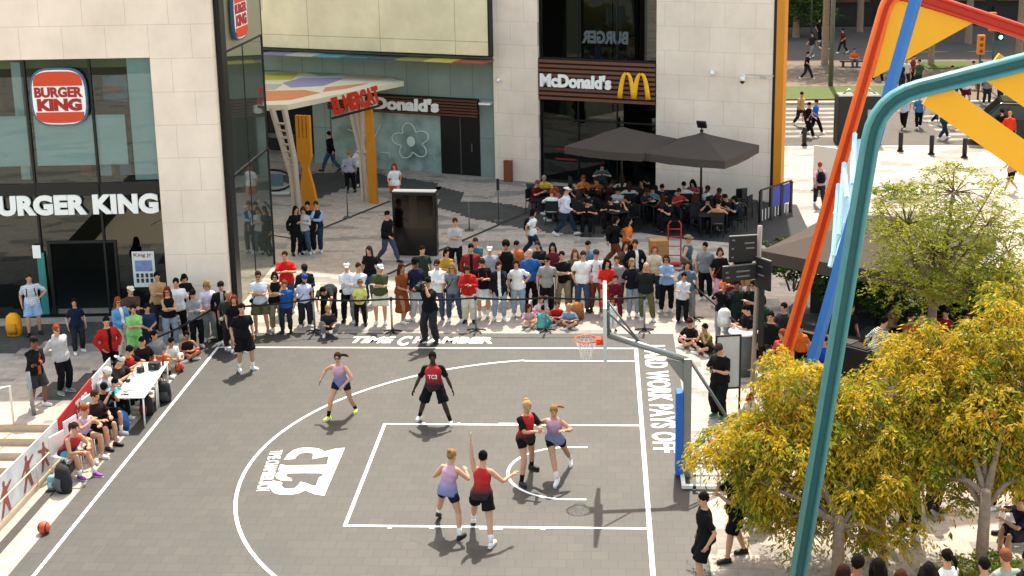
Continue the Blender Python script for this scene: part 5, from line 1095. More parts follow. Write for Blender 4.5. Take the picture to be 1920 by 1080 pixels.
    if hair != 'bald':
        hb = MB(); W = .03
        if hair == 'afro': hb.ell(H(0, .03, .045), (.105*hk, .108*hk, .105*hk), 0, HM_, 18, 12, .12)
        else: hb.ell(H(0, .022, .036), (.080*hk, .092*hk, .094*hk), 0, HM_, 16, 11, .055)
        if hair in ('long', 'curly'):
            wv = .02 if hair == 'curly' else 0
            hb.tube([H(0, .05, .05), H(0, .075, -.06), H(0, .085, -.17), H(0, .08, -.27)], [(.075*hk+wv, .05), (.086+wv, .05), (.08+wv, .042), (.045, .025)], 10, xh=hx)
            for s in (1, -1): hb.tube([H(s*.06, -.01, .05), H(s*.082, .012, -.05), H(s*.088, .02, -.16), H(s*.07, .02, -.24)], [.03+wv*.5, .034+wv, .028+wv, .012], 8)
        elif hair == 'bob':
            hb.tube([H(0, .05, .05), H(0, .06, -.05), H(0, .06, -.11)], [(.08, .05), (.09, .055), (.07, .04)], 10, xh=hx)
            for s in (1, -1): hb.tube([H(s*.06, 0, .04), H(s*.082, .01, -.04), H(s*.075, .01, -.10)], [.028, .03, .018], 8)
        elif hair == 'pony': hb.tube([H(0, .09, .05), H(0, .15, .04), H(.01, .19, -.03), H(0, .185, -.13)], [.026, .036, .032, .012], 8)
        elif hair == 'flypony': hb.tube([H(.03, .09, .03), H(.10, .13, .03), H(.17, .14, .01), H(.22, .13, -.02)], [.026, .034, .032, .012], 8)
        elif hair == 'bun': hb.ell(H(0, .085, .10), (.045, .045, .042), 0, None, 10, 7, .08)
        simple('hair', hb, hm)
    if cap:
        cm = cfab(cap[1]); cb = MB()
        if cap[0] == 'beanie': cb.ell(H(0, .015, .055), (.088*hk, .104*hk, .085*hk), 0, HM_, 14, 9)
        elif cap[0] == 'hood': cb.ell(H(0, .03, .02), (.095*hk, .10*hk, .12*hk), 0, HM_, 14, 9)
        elif cap[0] == 'hat':
            cb.ell(H(0, .012, .07), (.082*hk, .098*hk, .06*hk), 0, HM_, 14, 9); cb.ell(H(0, .005, .055), (.13*hk, .15*hk, .012*hk), 0, HM_, 16, 4)
        else:
            cb.ell(H(0, .014, .062), (.083*hk, .100*hk, .062*hk), 0, HM_, 14, 9)
            s = -1 if cap[0] == 'backcap' else 1; cb.ell(H(0, .014-s*.105, .045), (.06*hk, .062*hk, .009*hk), 0, HM_, 12, 4)
        simple('cap' if 'cap' in cap[0] else cap[0], cb, cm)
    if gl:
        gb = MB(); [gb.ell(H(s*.032, -.088, .012), (.028*hk, .008, .018*hk), 0, HM_, 8, 5) for s in (1, -1)]; gb.tube([H(-.07, -.02, .016), H(-.03, -.092, .018), H(.03, -.092, .018), H(.07, -.02, .016)], .004, 4); simple('sunglasses', gb, m_blk)
    if bag:
        kind, bc_ = bag; bb = MB()
        if kind == 'backpack':
            bb.tube([S(.02, .19), S(.12, .2), S(.32, .2), S(.42, .17)], [(.12, .06), (.155, .09), (.145, .085), (.08, .05)], 10, xh=xx)
            for s in (1, -1): bb.tube([S(.40, .14, s*.07), S(.49, .02, s*.09), S(.36, -.125, s*.10), S(.18, -.12, s*.12), S(.1, .1, s*.14)], .014, 5)
        elif kind == 'strap':
            bb.tube([S(.48, .03, .09), S(.36, -.135, .03), S(.18, -.125, -.06), S(.03, -.1, -.16)], .012, 5); bb.ell(S(-.02, -.08, -.19), (.07, .045, .06))
        o = simple('backpack' if kind == 'backpack' else 'shoulder_bag', bb, cfab(bc_))
    PEOPLE.append((rt_, k, arms)); return rt_
def flush_people():
    """fuse every queued skin or garment volume into one continuous surface"""
    tmp = []
    for o, mb, vox, it, mats, ex, fn in Q:
        me = mb.mesh('t'); t = bpy.data.objects.new('t', me); col.objects.link(t)
        r = t.modifiers.new('r', 'REMESH'); r.mode = 'VOXEL'; r.voxel_size = vox; r.use_smooth_shade = True
        s = t.modifiers.new('s', 'SMOOTH'); s.iterations = it; s.factor = .5; tmp.append(t)
    dg = bpy.context.evaluated_depsgraph_get(); dg.update()
    for t, (o, mb, vox, it, mats, ex, fn) in zip(tmp, Q):
        me = bpy.data.meshes.new_from_object(t.evaluated_get(dg)); me.materials.clear()
        for m in mats: me.materials.append(m)
        if fn: fn(me)
        if it == 3:      # cloth folds
            nv = len(me.vertices); co = np.empty(nv*3, np.float32); no = np.empty(nv*3, np.float32); me.vertices.foreach_get('co', co); me.vertices.foreach_get('normal', no)
            co = co.reshape(-1, 3); no = no.reshape(-1, 3); a_, b_, c_3 = rng.uniform(0, 6, 3); q_ = co @ np.array([[13., 21, -17], [-9., 15, 19], [24., -12, 30]], np.float32)
            dsp = np.sin(q_[:, 0]+a_+2*np.sin(q_[:, 1]*.6))*.45+np.sin(q_[:, 1]*1.3+b_)*.3+np.sin(q_[:, 2]*1.2+c_3+1.5*np.sin(q_[:, 0]*.5))*.45
            co += no*((dsp+.55)*.008)[:, None]; me.vertices.foreach_set('co', co.ravel()); me.update()
        if ex:
            bm = bmesh.new(); bm.from_mesh(me); e = ex.mesh('e'); bm.from_mesh(e)
            bm.to_mesh(me); bm.free(); bpy.data.meshes.remove(e)
            me.polygons.foreach_set('use_smooth', [True]*len(me.polygons))
        old = o.data; me.name = old.name; o.data = me; bpy.data.meshes.remove(old)
    for t in tmp: me = t.data; bpy.data.objects.remove(t); bpy.data.meshes.remove(me)
    Q.clear()
P_ = person
GP = 'players on the court'; GS = 'spectators behind the belt'; GK = 'children sitting by the court'; GW = 'passers-by in the plaza'; GT = 'diners on the terrace'; GL = 'people at the left side of the court'; GR = 'people on the right side'; GB = 'people in the street behind'; GF = 'people seated at the bottom right'
j_pink = grad('#70749a', '#c294a9', .92, 1.2); j_red = grad('#1a1113', '#b0181a', .90, 1.10)
# ---- players
P_(643, 779, 'player in pink and lilac vest with yellow shoes crouching left of the free throw line', 1.70, -12, skin=0, hair='flypony', hc='hbr', top='jersey', tc=j_pink, bot='short', bc='nvy', sc='#d6e04a', sock='blk', fem=True, gl=True, group=GP,
   ov=dict(ph=.87, lean=20, hL=(.20, -.32, .90), hR=(-.44, -.16, .92), eL=(.8, .6, 0), eR=(-.6, 1, .2), kL=(.2, -1, 0), kR=(-.3, -1, 0), hy=12, hp=-6), feet=((667, 772), (616, 787)))
P_(816, 791, 'dark skinned player in red and black vest with white shoes and spread legs', 1.80, 0, skin=3, hair='short', hc='hbk', top='jersey', tc=j_red, bot='shorts', bc='blk', sc='wht', sleeve=('short', 'blk'), group=GP,
   ov=dict(ph=.88, lean=10, hL=(.42, -.10, .76), hR=(-.44, -.12, .76), eL=(.6, 1, .2), eR=(-.6, 1, .2), hp=0), feet=((845, 796), (787, 786)), sock='blk')
P_(987, 897, 'blonde player in red vest over black sleeves guarding with both hands up', 1.82, 42, skin=0, hair='bun', hc='tan', top='jersey', tc=j_red, bot='short', bc='blk', sc='blk', sleeve=('short', 'blk'), sock='blk', fem=True, group=GP,
   ov=dict(ph=.90, lean=8, hL=(.02, -.42, 1.20), hR=(-.06, -.42, 1.13), eL=(.8, .3, -.8), eR=(-.8, .3, -.8), hy=-15, hp=18), feet=((997, 880), (978, 910)))
P_(1058, 893, 'player in pink and lilac vest leaning against the blonde defender, ponytail flying', 1.74, -8, skin=0, hair='flypony', hc='blo', top='jersey', tc=j_pink, bot='short', bc='blk', sc='wht', sock='wht', fem=True, group=GP,
   ov=dict(ph=.84, po=.0, pox=-.19, lean=14, side=1, hL=(.05, -.28, 1.12), hR=(-.66, -.12, 1.27), eL=(.6, .8, -.3), eR=(-.2, .5, -.6), hy=22, hp=8, kL=(.5, -1, 0), kR=(-.1, -1, 0)), feet=((1072, 871), (1046, 914)))
P_(842, 998, 'blonde player in pink and lilac vest seen from behind with black shoes', 1.72, 160, skin=0, hair='bun', hc='blo', top='jersey', tc=j_pink, bot='short', bc='nvy', sc='blk', fem=True, group=GP,
   ov=dict(ph=.89, lean=12, side=-4, hL=(.20, -.26, 1.12), hR=(-.24, -.30, 1.18), eL=(.6, 1, -.4), eR=(-.7, .9, -.4), hy=-20), feet=((822, 976, .16), (862, 1012)), sock='wht')
P_(905, 1008, 'dark haired player in red vest seen from behind raising one arm, orange soled shoes', 1.80, 172, skin=0, hair='bun', hc='hbk', top='jersey', tc=j_red, bot='midshorts', bc='blk', sc='#e2dcd8', sock='wht', fem=True, group=GP,
   ov=dict(ph=.88, lean=8, side=-3, hL=(.22, -.12, 1.98), hR=(-.50, -.30, 1.12), eL=(.7, .3, .3), eR=(-.5, .6, -1), hy=-8, cu=.1), feet=((887, 984), (921, 1028)))
# ---- officials and cameraman
P_(459, 694, 'referee in black shirt and shorts standing at the left corner of the court', 1.80, 35, skin=0, hc='hbk', tc='blk', bot='shorts', bc='blk', sc='wht', sock='wht', hair='short', group='officials', ps='stand')
P_(808, 641, 'cameraman in black filming at the far side line', 1.84, -28, 'shoot', hair='bun', hc='hbk', tc='blk', bot='wide', bc='#2a2a2b', sc='blk', group='officials')
P_(1349, 783, 'steward in black cap and black clothes looking at his phone by the poster stand', 1.84, -35, 'phone', cap=('cap', 'chr'), tc='blk', top='tee', bot='wide', bc='blk', sc='#3b6b4a', sock='wht', group='officials', wide=1.1)
P_(1322, 1098, 'man in plain black at the bottom edge looking left across the court', 1.80, -80, 'stand', hc='hbk', tc='blk', bot='shorts', bc='blk', sc='blk', group='officials')
P_(1378, 1046, 'man in black with a grey cap raising his hands under the yellow tree', 1.84, -70, 'film', cap=('backcap', '#5d6478'), tc='blk', bot='shorts', bc='blk', sc='blk', group='officials', ov=dict(fL=(.12, -.2, .08, 0), fR=(-.1, .22, .08, 0), hL=(.1, -.36, 1.25), hR=(-.06, -.3, 1.36)))
# ---- left side
P_(66, 626, 'tourist in a pale checked shirt by the restaurant door with a hand on the hip', 1.78, 25, 'hip', tc=striped('#c9c9c6', '#a3a8b5', 40), bot='shorts', bc='lbl', sc='blk', group=GL, bag=('backpack', 'blk'))
P_(72, 764, 'man in black cap and dark jacket, hand at chin, at the top of the steps', 1.80, 55, 'chin', skin=2, cap=('cap', 'blk'), top='jacket', tc='blk', inner='rst', bot='shorts', bc='#2d3230', sc='wht', group=GL)
P_(120, 736, 'man in a grey hoodie and black trousers with hands behind his back', 1.78, 62, 'behind', skin=0, hc='ging', gl=True, top='hoodie', tc='lgr', bc='blk', sc='gry', group=GL)
P_(210, 716, 'man in a red jacket with white trim standing behind the scorers', 1.76, 45, 'pocket', hc='hbk', top='jacket', tc='red', inner='blk', bc='blk', group=GL)
P_(232, 668, 'woman in a denim jacket and pale trousers behind the lime shirt', 1.66, 50, 'clasp', hair='long', hc='ging', top='jacket', tc='#5d8db8', inner='wht', bot='wide', bc='off', fem=True, gl=True, group=GL)
P_(252, 652, 'man in a dark brown shirt and pale cap near the poster', 1.76, 30, 'crossed', cap=('cap', 'crm'), tc='#4a3830', bc='chr', group=GL)
P_(256, 680, 'boy in a bright lime shirt with crossed arms', 1.58, 30, 'crossed', tc='lim', bot='shorts', bc='lim', hc='hbk', group=GL)
P_(322, 650, 'red haired woman in black vest and jeans with arms crossed by the pillar', 1.70, 30, 'crossed', hair='long', hc='#6e1f14', top='tank', tc='blk', bc='ljean', bot='jeans', fem=True, gl=True, group=GL)
P_(338, 636, 'person in a white shirt half hidden behind the red haired woman', 1.76, 20, 'stand', tc='wht', hc='hbk', bc='blk', group=GL)
P_(370, 650, 'boy in a black cap and grey long sleeves with a pale print by the pillar', 1.60, 28, 'crossed', cap=('cap', 'blk'), top='long', tc='gry', bc='blk', group=GL)
P_(396, 636, 'woman in a lilac white top, sunglasses and grey trousers', 1.68, 15, 'clasp', hair='bob', hc='blo', tc='#cfc3d2', bot='wide', bc='gry', fem=True, gl=True, group=GL)
P_(423, 642, 'young man in a black cap and black jacket in front of the mirrored tower', 1.76, 15, 'mouth', cap=('cap', 'blk'), top='jacket', tc='blk', inner='lgr', bc='blk', group=GL)
P_(432, 652, 'grey haired person in a dark vest with a pale strap near the referee', 1.62, 20, 'stand', hair='bald', skin=1, tc='#30322d', bc='chr', bag=('strap', 'crm'), group=GL)
P_(445, 658, 'girl with long red hair in black right behind the referee', 1.55, 25, 'stand', hair='long', hc='#7a2b1b', tc='blk', bot='shorts', bc='chr', fem=True, group=GL)
# seated at the left
P_(0, 0, 'man in grey and black with a grey cap writing at the white table', 1.78, 84, 'sittable', at=(-12.25, 3.45), cap=('backcap', 'lgr'), tc='#2b2624', bc='blk', sc='wht', group=GL)
P_(0, 0, 'person in a pale beanie and white jacket leaning over the near table', 1.74, 78, 'sittable', at=(-12.3, 2.75), cap=('beanie', 'off'), top='hoodie', tc='lgr', bc='crm', group=GL)
P_(0, 0, 'child in a bright cyan shirt at the near white table', 1.40, 80, 'sittable', at=(-12.0, 2.45), z=.08, hc='hbk', tc='cyn', bc='blk', group=GL)
P_(0, 0, 'dark haired man in red and black at the far white table', 1.76, 80, 'sittable', at=(-12.28, 4.2), hc='hbk', top='jersey', tc='red', sleeve=('short', 'blk'), bc='blk', group=GL)
P_(0, 0, 'boy in black and red sitting at the far end of the tables', 1.66, 60, 'sit', at=(-12.1, 4.95), hc='hbk', tc='#201414', bot='shorts', bc='mar', group=GL)
P_(0, 0, 'boy in a grey shirt and white trainers sitting beyond the tables', 1.64, 50, 'sit', at=(-11.95, 5.45), hc='hbk', tc='gry', bot='shorts', bc='orn', sc='wht', sock='blk', group=GL)
P_(0, 0, 'boy in a white shirt sitting low with a red ball at his feet', 1.45, 45, 'squat', at=(-11.75, 5.95), hc='hbk', tc='wht', bot='shorts', bc='wht', sc='wht', group=GL)
P_(0, 0, 'boy in black and red sitting cross legged at the far left corner', 1.45, 30, 'ground', at=(-11.55, 6.75), hc='hbk', top='jersey', tc='#26191a', bot='shorts', bc='red', skin=1, group=GL)
P_(0, 0, 'player in a pink vest with red ponytail sitting by the banner, arms raised', 1.74, 62, 'sitelbow', at=(-11.98, .62), hair='pony', hc='ging', top='jersey', tc='#c9a9c4', bot='short', bc='nvy', fem=True, group=GL, seed=4)
P_(0, 0, 'player in a red vest and purple shoes sitting bent forward on the nearest white chair', 1.76, 62, 'sitlean', at=(-11.95, -.22), hair='pony', hc='hbr', top='jersey', tc=grad('#3a1013', '#a51c1c', .55, .75), bot='short', bc='#4aa3b0', sc='#8a2f9c', sock='wht', fem=True, group=GL, seed=6)
P_(0, 0, 'man in black shirt looking at his phone on a white chair', 1.74, 66, 'sitphone', at=(-12.02, 1.88), hc='hbk', tc='blk', bot='shorts', bc='blk', sc='wht', sock='wht', group=GL, seed=7)
P_(0, 0, 'man in black shorts and black shoes seated behind the pink vest player', 1.76, 66, 'sit', at=(-11.92, 1.25), hc='hbr', tc='#26181a', bot='shorts', bc='blk', sc='blk', group=GL, seed=9)
ball((-11.45, 5.75, .12), .12, 'dark red ball at the feet of the boy in white')
# ---- group in the plaza, left
P_(582, 474, 'man in black standing in front of the giant fork', 1.80, 0, 'stand', hc='hbk', tc='blk', bc='blk', group=GW)
P_(572, 476, 'woman in a grey and white top and jeans holding her phone by the giant fork', 1.68, 0, 'phone', hair='bob', hc='hbr', tc='lgr', top='long', bc='jean', fem=True, group=GW)
P_(597, 472, 'man in a navy vest over light blue sleeves with his hand at his chin', 1.78, 0, 'chin', hc='hbr', tc='nvy', sleeve=('long', 'lbl'), bc='djean', group=GW, sc='wht')
P_(556, 478, 'woman all in black with a long coat left of the giant fork', 1.70, 40, 'stand', hair='long', hc='hbk', top='blazer', tc='blk', bc='blk', fem=True, group=GW, sc='blk')
P_(728, 492, 'man in a black jacket and jeans walking behind the totem', 1.78, 60, 'walk', hc='hbk', top='jacket', tc='blk', bc='jean', bot='jeans', sc='blk', group=GW)
P_(622, 322, 'man in a black jacket and jeans walking past the printed window', 1.80, -100, 'walk', hc='hbk', top='jacket', tc='blk', bc='jean', group=GW, sc='blk', lod=.026)
P_(657, 362, 'person in a striped shirt and dark trousers seen from behind near the columns', 1.74, 190, 'stand', hc='blo', top='long', tc=striped('#c9c9d2', '#2a2f52', 60), bc='blk', group=GW, sc='blk', lod=.026)
P_(676, 350, 'person in a white shirt standing behind the spoon column', 1.72, 170, 'stand', hc='hbr', tc='wht', bc='nvy', group=GW, lod=.026)
P_(742, 385, 'red haired woman in a white top walking behind the totem', 1.70, 10, 'walk', hair='long', hc='#8a2f1c', tc='wht', bot='skirt', bc='rst', fem=True, group=GW, lod=.026)
P_(1060, 442, 'man in a white shirt and white cap striding along the terrace', 1.80, 90, 'walk', cap=('cap', 'wht'), top='long', tc='#cfc9d4', bc='djean', group=GW)
P_(998, 482, 'woman with dark hair in a white shirt walking right with a black bag', 1.66, 95, 'walk2', hair='bob', hc='hbk', tc='wht', bc='djean', fem=True, gl=True, group=GW, bag=('backpack', 'blk'))
P_(1152, 500, 'woman in black carrying a very large black backpack', 1.70, 80, 'walk2', hair='bob', hc='hbk', top='jacket', tc='blk', bc='brn', fem=True, bag=('backpack', 'blk'), group=GW, gl=True)
P_(1176, 500, 'woman with long dark hair walking beside the large backpack', 1.66, 80, 'walk', hair='long', hc='hbk', tc='orn', bc='blk', fem=True, group=GW, bag=('strap', 'brn'))
# ---- far side crowd, left to right
P_(490, 623, 'man in a white shirt with a navy sweater over his shoulder and khaki shorts', 1.80, 10, 'crossed', hc='hbr', gl=True, tc='#c6ccd2', bot='shorts', bc='olv', sc='khk', inner=None, bag=('strap', 'nvy'), group=GS)
P_(521, 620, 'woman with sunglasses in a black vest over beige sleeves', 1.72, 10, 'crossed', hair='bob', hc='hbk', gl=True, tc='blk', sleeve=('long', 'tan'), bc='khk', bot='trousers', fem=True, group=GS)
P_(539, 622, 'boy in a bright blue shirt and dark trousers', 1.48, 0, 'stand', hc='#7a3b22', tc='blu', bc='chr', group=GS, sc='blk')
P_(572, 612, 'child in a white shirt with a blue head scarf and a shoulder strap', 1.52, 25, 'stand', cap=('beanie', '#2a3f86'), tc='#c3c3d6', bc='chr', bag=('strap', 'nvy'), group=GS)
P_(541, 583, 'man in a red football shirt and jeans clapping his hands', 1.82, 5, 'clasp', hc='hbr', tc='#c0201a', bot='jeans', bc='jean', group=GS, ov=dict(hL=(.06, -.30, 1.20), hR=(-.04, -.30, 1.2)))
P_(577, 605, 'man in a black cap and black sweatshirt looking down at his phone', 1.78, 5, 'phone', cap=('cap', 'blk'), top='long', tc='#1d1d1e', bc='djean', group=GS)
P_(618, 604, 'person in black bending forward behind the belt', 1.76, 0, 'bend', hc='hbk', tc='chr', bc='blk', group=GS)
P_(656, 602, 'person in a white cap and white hoodie with a dark strap', 1.74, 8, 'crossed', cap=('cap', 'wht'), top='hoodie', tc='#d2d0d6', bc='blk', bag=('strap', 'blk'), group=GS, sc='blk')
P_(674, 604, 'man in a white sweatshirt with arms crossed behind the boy in yellow', 1.76, 5, 'crossed', hc='hbr', top='long', tc='#cbced4', bc='gry', group=GS)
P_(677, 609, 'boy in a pale yellow shirt and black trousers', 1.32, 0, 'clasp', hc='hbr', cap=('cap', '#6e4a2c'), tc='#cfd06c', bc='blk', group=GS, sc='blk')
P_(616, 628, 'child in black with pale hair sitting on the ground at the belt', 1.5, 20, 'squat', hc='blo', tc='chr', bc='gry', group=GS)
P_(715, 606, 'man in a green shirt, white cap and cream shorts', 1.78, 5, 'crossed', cap=('cap', 'wht'), tc='grn', bot='shorts', bc='crm', sc='wht', group=GS, wide=1.08)
P_(755, 604, 'woman with long dark hair in a brown dress looking right', 1.74, 60, 'clasp', hair='long', hc='hbr', top='dress', tc='#7a3d1d', fem=True, skin=1, group=GS)
P_(781, 598, 'man in a navy sweatshirt and grey trousers turned sideways', 1.80, 40, 'pocket', skin=2, hair='afro', hc='hbk', top='long', tc='nvy', bot='wide', bc='lgr', group=GS)
P_(822, 600, 'man with sunglasses in a white hoodie and jeans', 1.80, 5, 'crossed', gl=True, hc='hbr', top='hoodie', tc='wht', bot='jeans', bc='jean', group=GS, sc='blu')
P_(851, 602, 'blonde woman with sunglasses in a grey shirt with a thin strap', 1.74, 5, 'stand', hair='long', hc='#8d7040', gl=True, tc='#6e7073', bot='jeans', bc='jean', fem=True, bag=('strap', 'blk'), group=GS)
P_(855, 512, 'bearded man in a grey shirt standing alone with arms crossed', 1.82, 0, 'crossed', hc='hbr', tc='lgr', bc='blk', group=GS)
P_(885, 566, 'man in black with an open red shirt between two men in red', 1.80, 5, 'stand', hc='hbk', top='jacket', tc='#7b2a2a', inner='blk', bc='blk', group=GS)
P_(880, 604, 'woman in a red jacket and pale trousers', 1.72, 5, 'phone', hair='bob', hc='hbr', top='jacket', tc='#b3241f', inner='red', bot='wide', bc='crm', fem=True, group=GS, sc='blk')
P_(908, 594, 'man in a black shirt with a big red backpack and white shorts', 1.78, 0, 'phone', hc='hbr', tc='blk', bot='shorts', bc='wht', sc='wht', sock='wht', bag=('backpack', '#c02a28'), group=GS, wide=1.08)
P_(951, 562, 'curly haired man in a black vest', 1.84, 0, 'stand', skin=1, hair='afro', hc='hbk', top='tank', tc='blk', bc='blk', group=GS)
P_(938, 598, 'woman in a black blazer over white with her hand at her mouth', 1.72, 5, 'mouth', hair='bob', hc='hbr', top='blazer', tc='#17181c', inner='wht', bot='jeans', bc='ljean', fem=True, group=GS)
P_(972, 592, 'woman in a white blouse and light jeans with a hand on her hip', 1.70, 5, 'hip', hair='bob', hc='hbr', tc='wht', bot='trousers', bc='ljean', fem=True, group=GS)
P_(996, 580, 'bald man in a bright blue polo shirt', 1.84, 5, 'pocket', hair='bald', tc='blu', top='polo', bc='blk', group=GS, sc='blk')
P_(1026, 590, 'man with sunglasses in a grey shirt and black trousers', 1.76, 5, 'stand', hc='hbk', gl=True, tc='#8b8880', bc='blk', group=GS)
P_(1056, 582, 'bearded man in black with crossed arms and grey trousers', 1.80, 5, 'crossed', hc='hbk', tc='blk', bc='khk', group=GS)
P_(1077, 574, 'woman with long brown hair in an olive shirt', 1.74, 0, 'stand', hair='long', hc='brn', tc='olv', bc='jean', fem=True, group=GS)
P_(1092, 584, 'man in a plain white shirt and jeans with hands in his pockets', 1.82, 0, 'pocket', hc='hbr', tc='wht', bot='jeans', bc='jean', group=GS, sc='blk')
P_(1117, 582, 'man with a dark cap, white shirt and brown trousers', 1.84, 10, 'pocket', cap=('cap', 'chr'), tc='#cfcfcf', bc='brn', bag=('backpack', 'nvy'), group=GS, sc='blk')
P_(1138, 592, 'woman with curly dark hair in a red tunic', 1.70, -5, 'clasp', hair='curly', hc='hbk', tc='#c2281f', top='dress', fem=True, group=GS)
P_(1155, 598, 'child in a maroon top beside the woman in the red tunic', 1.28, 0, 'clasp', hc='hbr', top='long', tc='mar', bc='mar', group=GS, sc='wht')
P_(1148, 620, 'toddler in white standing in front of the maroon child', .85, 15, 'stand', hc='#7a4a28', top='long', tc='wht', bc='wht', sc='blk', group=GS)
P_(1171, 556, 'woman in a brown jacket and black trousers behind the crowd', 1.72, 20, 'clasp', hair='long', hc='hbr', top='jacket', tc='#5b4632', inner='wht', bc='blk', fem=True, group=GS)
P_(1191, 560, 'man in a black jacket over a white shirt', 1.82, 15, 'pocket', hc='hbr', top='jacket', tc='blk', inner='wht', bc='blk', group=GS, sc='blk')
P_(1187, 592, 'blonde woman in a black sweatshirt and light jeans', 1.70, 5, 'behind', hair='bob', hc='#8d7346', top='long', tc='#16171c', bot='jeans', bc='ljean', fem=True, group=GS)
P_(1211, 600, 'bald man in a dark hoodie with hands behind his back', 1.72, -5, 'behind', hair='bald', top='hoodie', tc='#1d211f', bc='olv', group=GS, wide=1.08)
P_(1250, 584, 'woman in a light blue jumper and black trousers with crossed arms', 1.70, 0, 'crossed', hair='bob', hc='hbr', gl=True, top='long', tc='lbl', bc='blk', fem=True, group=GS, wide=1.06)
P_(1287, 545, 'man in a bucket hat and teal vest looking right beside the red hand truck', 1.76, 75, 'hips', cap=('hat', 'khk'), tc='#3c5c63', top='tank', bc='chr', group=GS, bag=('strap', 'nvy'))
P_(1289, 598, 'person in a faded blue grey shirt behind the boy in white', 1.74, -5, 'stand', hair='bob', hc='hbr', tc='#5a6b75', bc='gry', fem=True, group=GS)
P_(1279, 606, 'boy in a white sweatshirt and black trousers holding a white bag', 1.48, 0, 'crossed', hc='hbk', top='long', tc='#c6c6c8', bc='blk', sc='blu', group=GS)
# children on the ground
P_(989, 612, 'girl in a pale top sitting cross legged left of the barrier post', 1.25, 30, 'ground', hair='long', hc='hbr', tc='#c49aa0', bc='crm', bot='shorts', fem=True, group=GK)
P_(1012, 596, 'child in pink and white sitting behind the child in turquoise', 1.25, 20, 'ground', hair='short', hc='ging', tc='#d9b8ba', bc='pnk', bot='shorts', group=GK)
P_(1016, 616, 'child in a turquoise shirt sitting with the back to the court', 1.2, 150, 'ground', hc='hbk', tc='#4f9f9a', bc='tea', bot='shorts', group=GK)
P_(1044, 605, 'child in red sitting between the turquoise and the grey blue shirts', 1.22, 10, 'ground', hc='hbr', tc='red', bc='mar', bot='shorts', group=GK)
P_(1068, 612, 'child in a grey blue shirt sitting at the right end of the children', 1.28, 0, 'ground', hc='tan', tc='#7089a0', bc='brn', bot='shorts', group=GK)
P_(1298, 648, 'boy in a black and red shirt sitting on the sunlit ground', 1.5, -35, 'ground', hc='hbk', cap=('cap', '#3a1512'), tc='#1d1314', bot='shorts', bc='mar', group=GK)
P_(1328, 660, 'boy in black and olive sitting with his hands at his face', 1.52, -45, 'groundchin', hc='hbk', tc='#6f6a35', bot='shorts', bc='blk', group=GK)
# ---- right side
P_(1350, 572, 'woman in a black shirt with a red bag behind the wayfinding sign', 1.74, 15, 'stand', hair='bob', hc='hbr', tc='blk', bc='pnk', fem=True, group=GR, bag=('strap', 'red'))
P_(1392, 568, 'man in black with beige shorts hidden behind the sign panels', 1.80, 20, 'stand', hc='hbk', tc='blk', bot='shorts', bc='tan', group=GR)
P_(1354, 640, 'woman in a black top and light jeans filming with her phone', 1.70, -15, 'film', hair='bob', hc='orn', tc='blk', top='long', bot='jeans', bc='ljean', fem=True, group=GR)
P_(1381, 640, 'man in dark green with a backpack behind the round bar table', 1.74, 20, 'stand', skin=2, hc='hbk', tc='#1c2a24', bc='chr', bag=('backpack', '#1d2a26'), group=GR)
P_(1399, 692, 'person in black with light jeans and white shoes using a phone at the bar table', 1.74, -75, 'phone', hc='hbk', tc='blk', bot='jeans', bc='ljean', group=GR, bag=('backpack', 'blk'))
P_(1441, 712, 'bearded man in a black shirt and shorts right of the sign pole', 1.80, -30, 'stand', hc='hbk', tc='blk', bot='shorts', bc='blk', group=GR, sc='blk')
P_(1466, 735, 'person in a red and white shirt peering out above the yellow leaves', 1.60, -20, 'stand', hair='bob', hc='ging', tc='#b8483c', bc='wht', fem=True, group=GR)
P_(1412, 800, 'child with a red cap under the edge of the yellow tree', 1.35, -40, 'squat', hc='hbr', cap=('cap', '#8f2a20'), tc='lgr', bc='gry', group=GR)
P_(1545, 722, 'person in a bright blue shirt sitting between the blue and teal legs', 1.74, -30, 'sit', hc='hbk', tc='#1b48a5', bc='chr', group=GR)
P_(1552, 745, 'child in dark blue beside the person in the bright blue shirt', 1.40, -20, 'sit', hc='hbr', tc='nvy', bc='blk', group=GR)
P_(1640, 720, 'person in a striped white and green shirt bending right of the teal leg', 1.74, 120, 'stand', hc='hbk', top='long', tc=striped('#c5cbbb', '#2d3b31', 60), bc='pnk', group=GR, ov=dict(lean=24))
P_(1702, 672, 'diner in an orange top seated below the airy tree', 1.70, 30, 'sit', head=False, hc='hbr', tc='#b85a30', bc='blk', group=GR)
P_(1732, 668, 'diner in a white shirt seated right of the orange top', 1.72, -60, 'sit', hc='hbk', tc='wht', bc='blk', group=GR)
P_(1806, 672, 'dark dressed diner seated among the dark shrubs', 1.74, -20, 'sit', hc='hbk', tc='blk', bc='blk', group=GR)
# bottom right seated and standing
P_(1605, 1036, 'person in a bright red shirt seated at the bottom beside the teal leg', 1.72, 165, 'sit', z=2.4, head=True, hc='hbk', hair='short', tc='#cf2a12', bc='chr', group=GF, skin=1)
P_(1578, 1056, 'dark haired person in a dark top at the bottom edge beside the teal leg', 1.70, 150, 'sit', z=2.4, head=True, hair='bob', hc='#2c1510', tc='#7a2018', bc='blk', group=GF)
P_(1648, 1044, 'woman with long black hair seated at the bottom seen from behind', 1.72, 175, 'sit', z=2.4, head=True, hair='long', hc='hbk', tc='blk', bc='blk', fem=True, group=GF)
P_(1690, 1066, 'person with short brown hair just above the bottom edge', 1.68, 170, 'sit', z=2.4, head=True, hc='hbr', tc='brn', bc='blk', group=GF)
P_(1742, 1052, 'woman with thick black hair in black at the bottom edge', 1.72, 170, 'sit', z=2.4, head=True, hair='curly', hc='hbk', tc='blk', bc='blk', fem=True, group=GF)
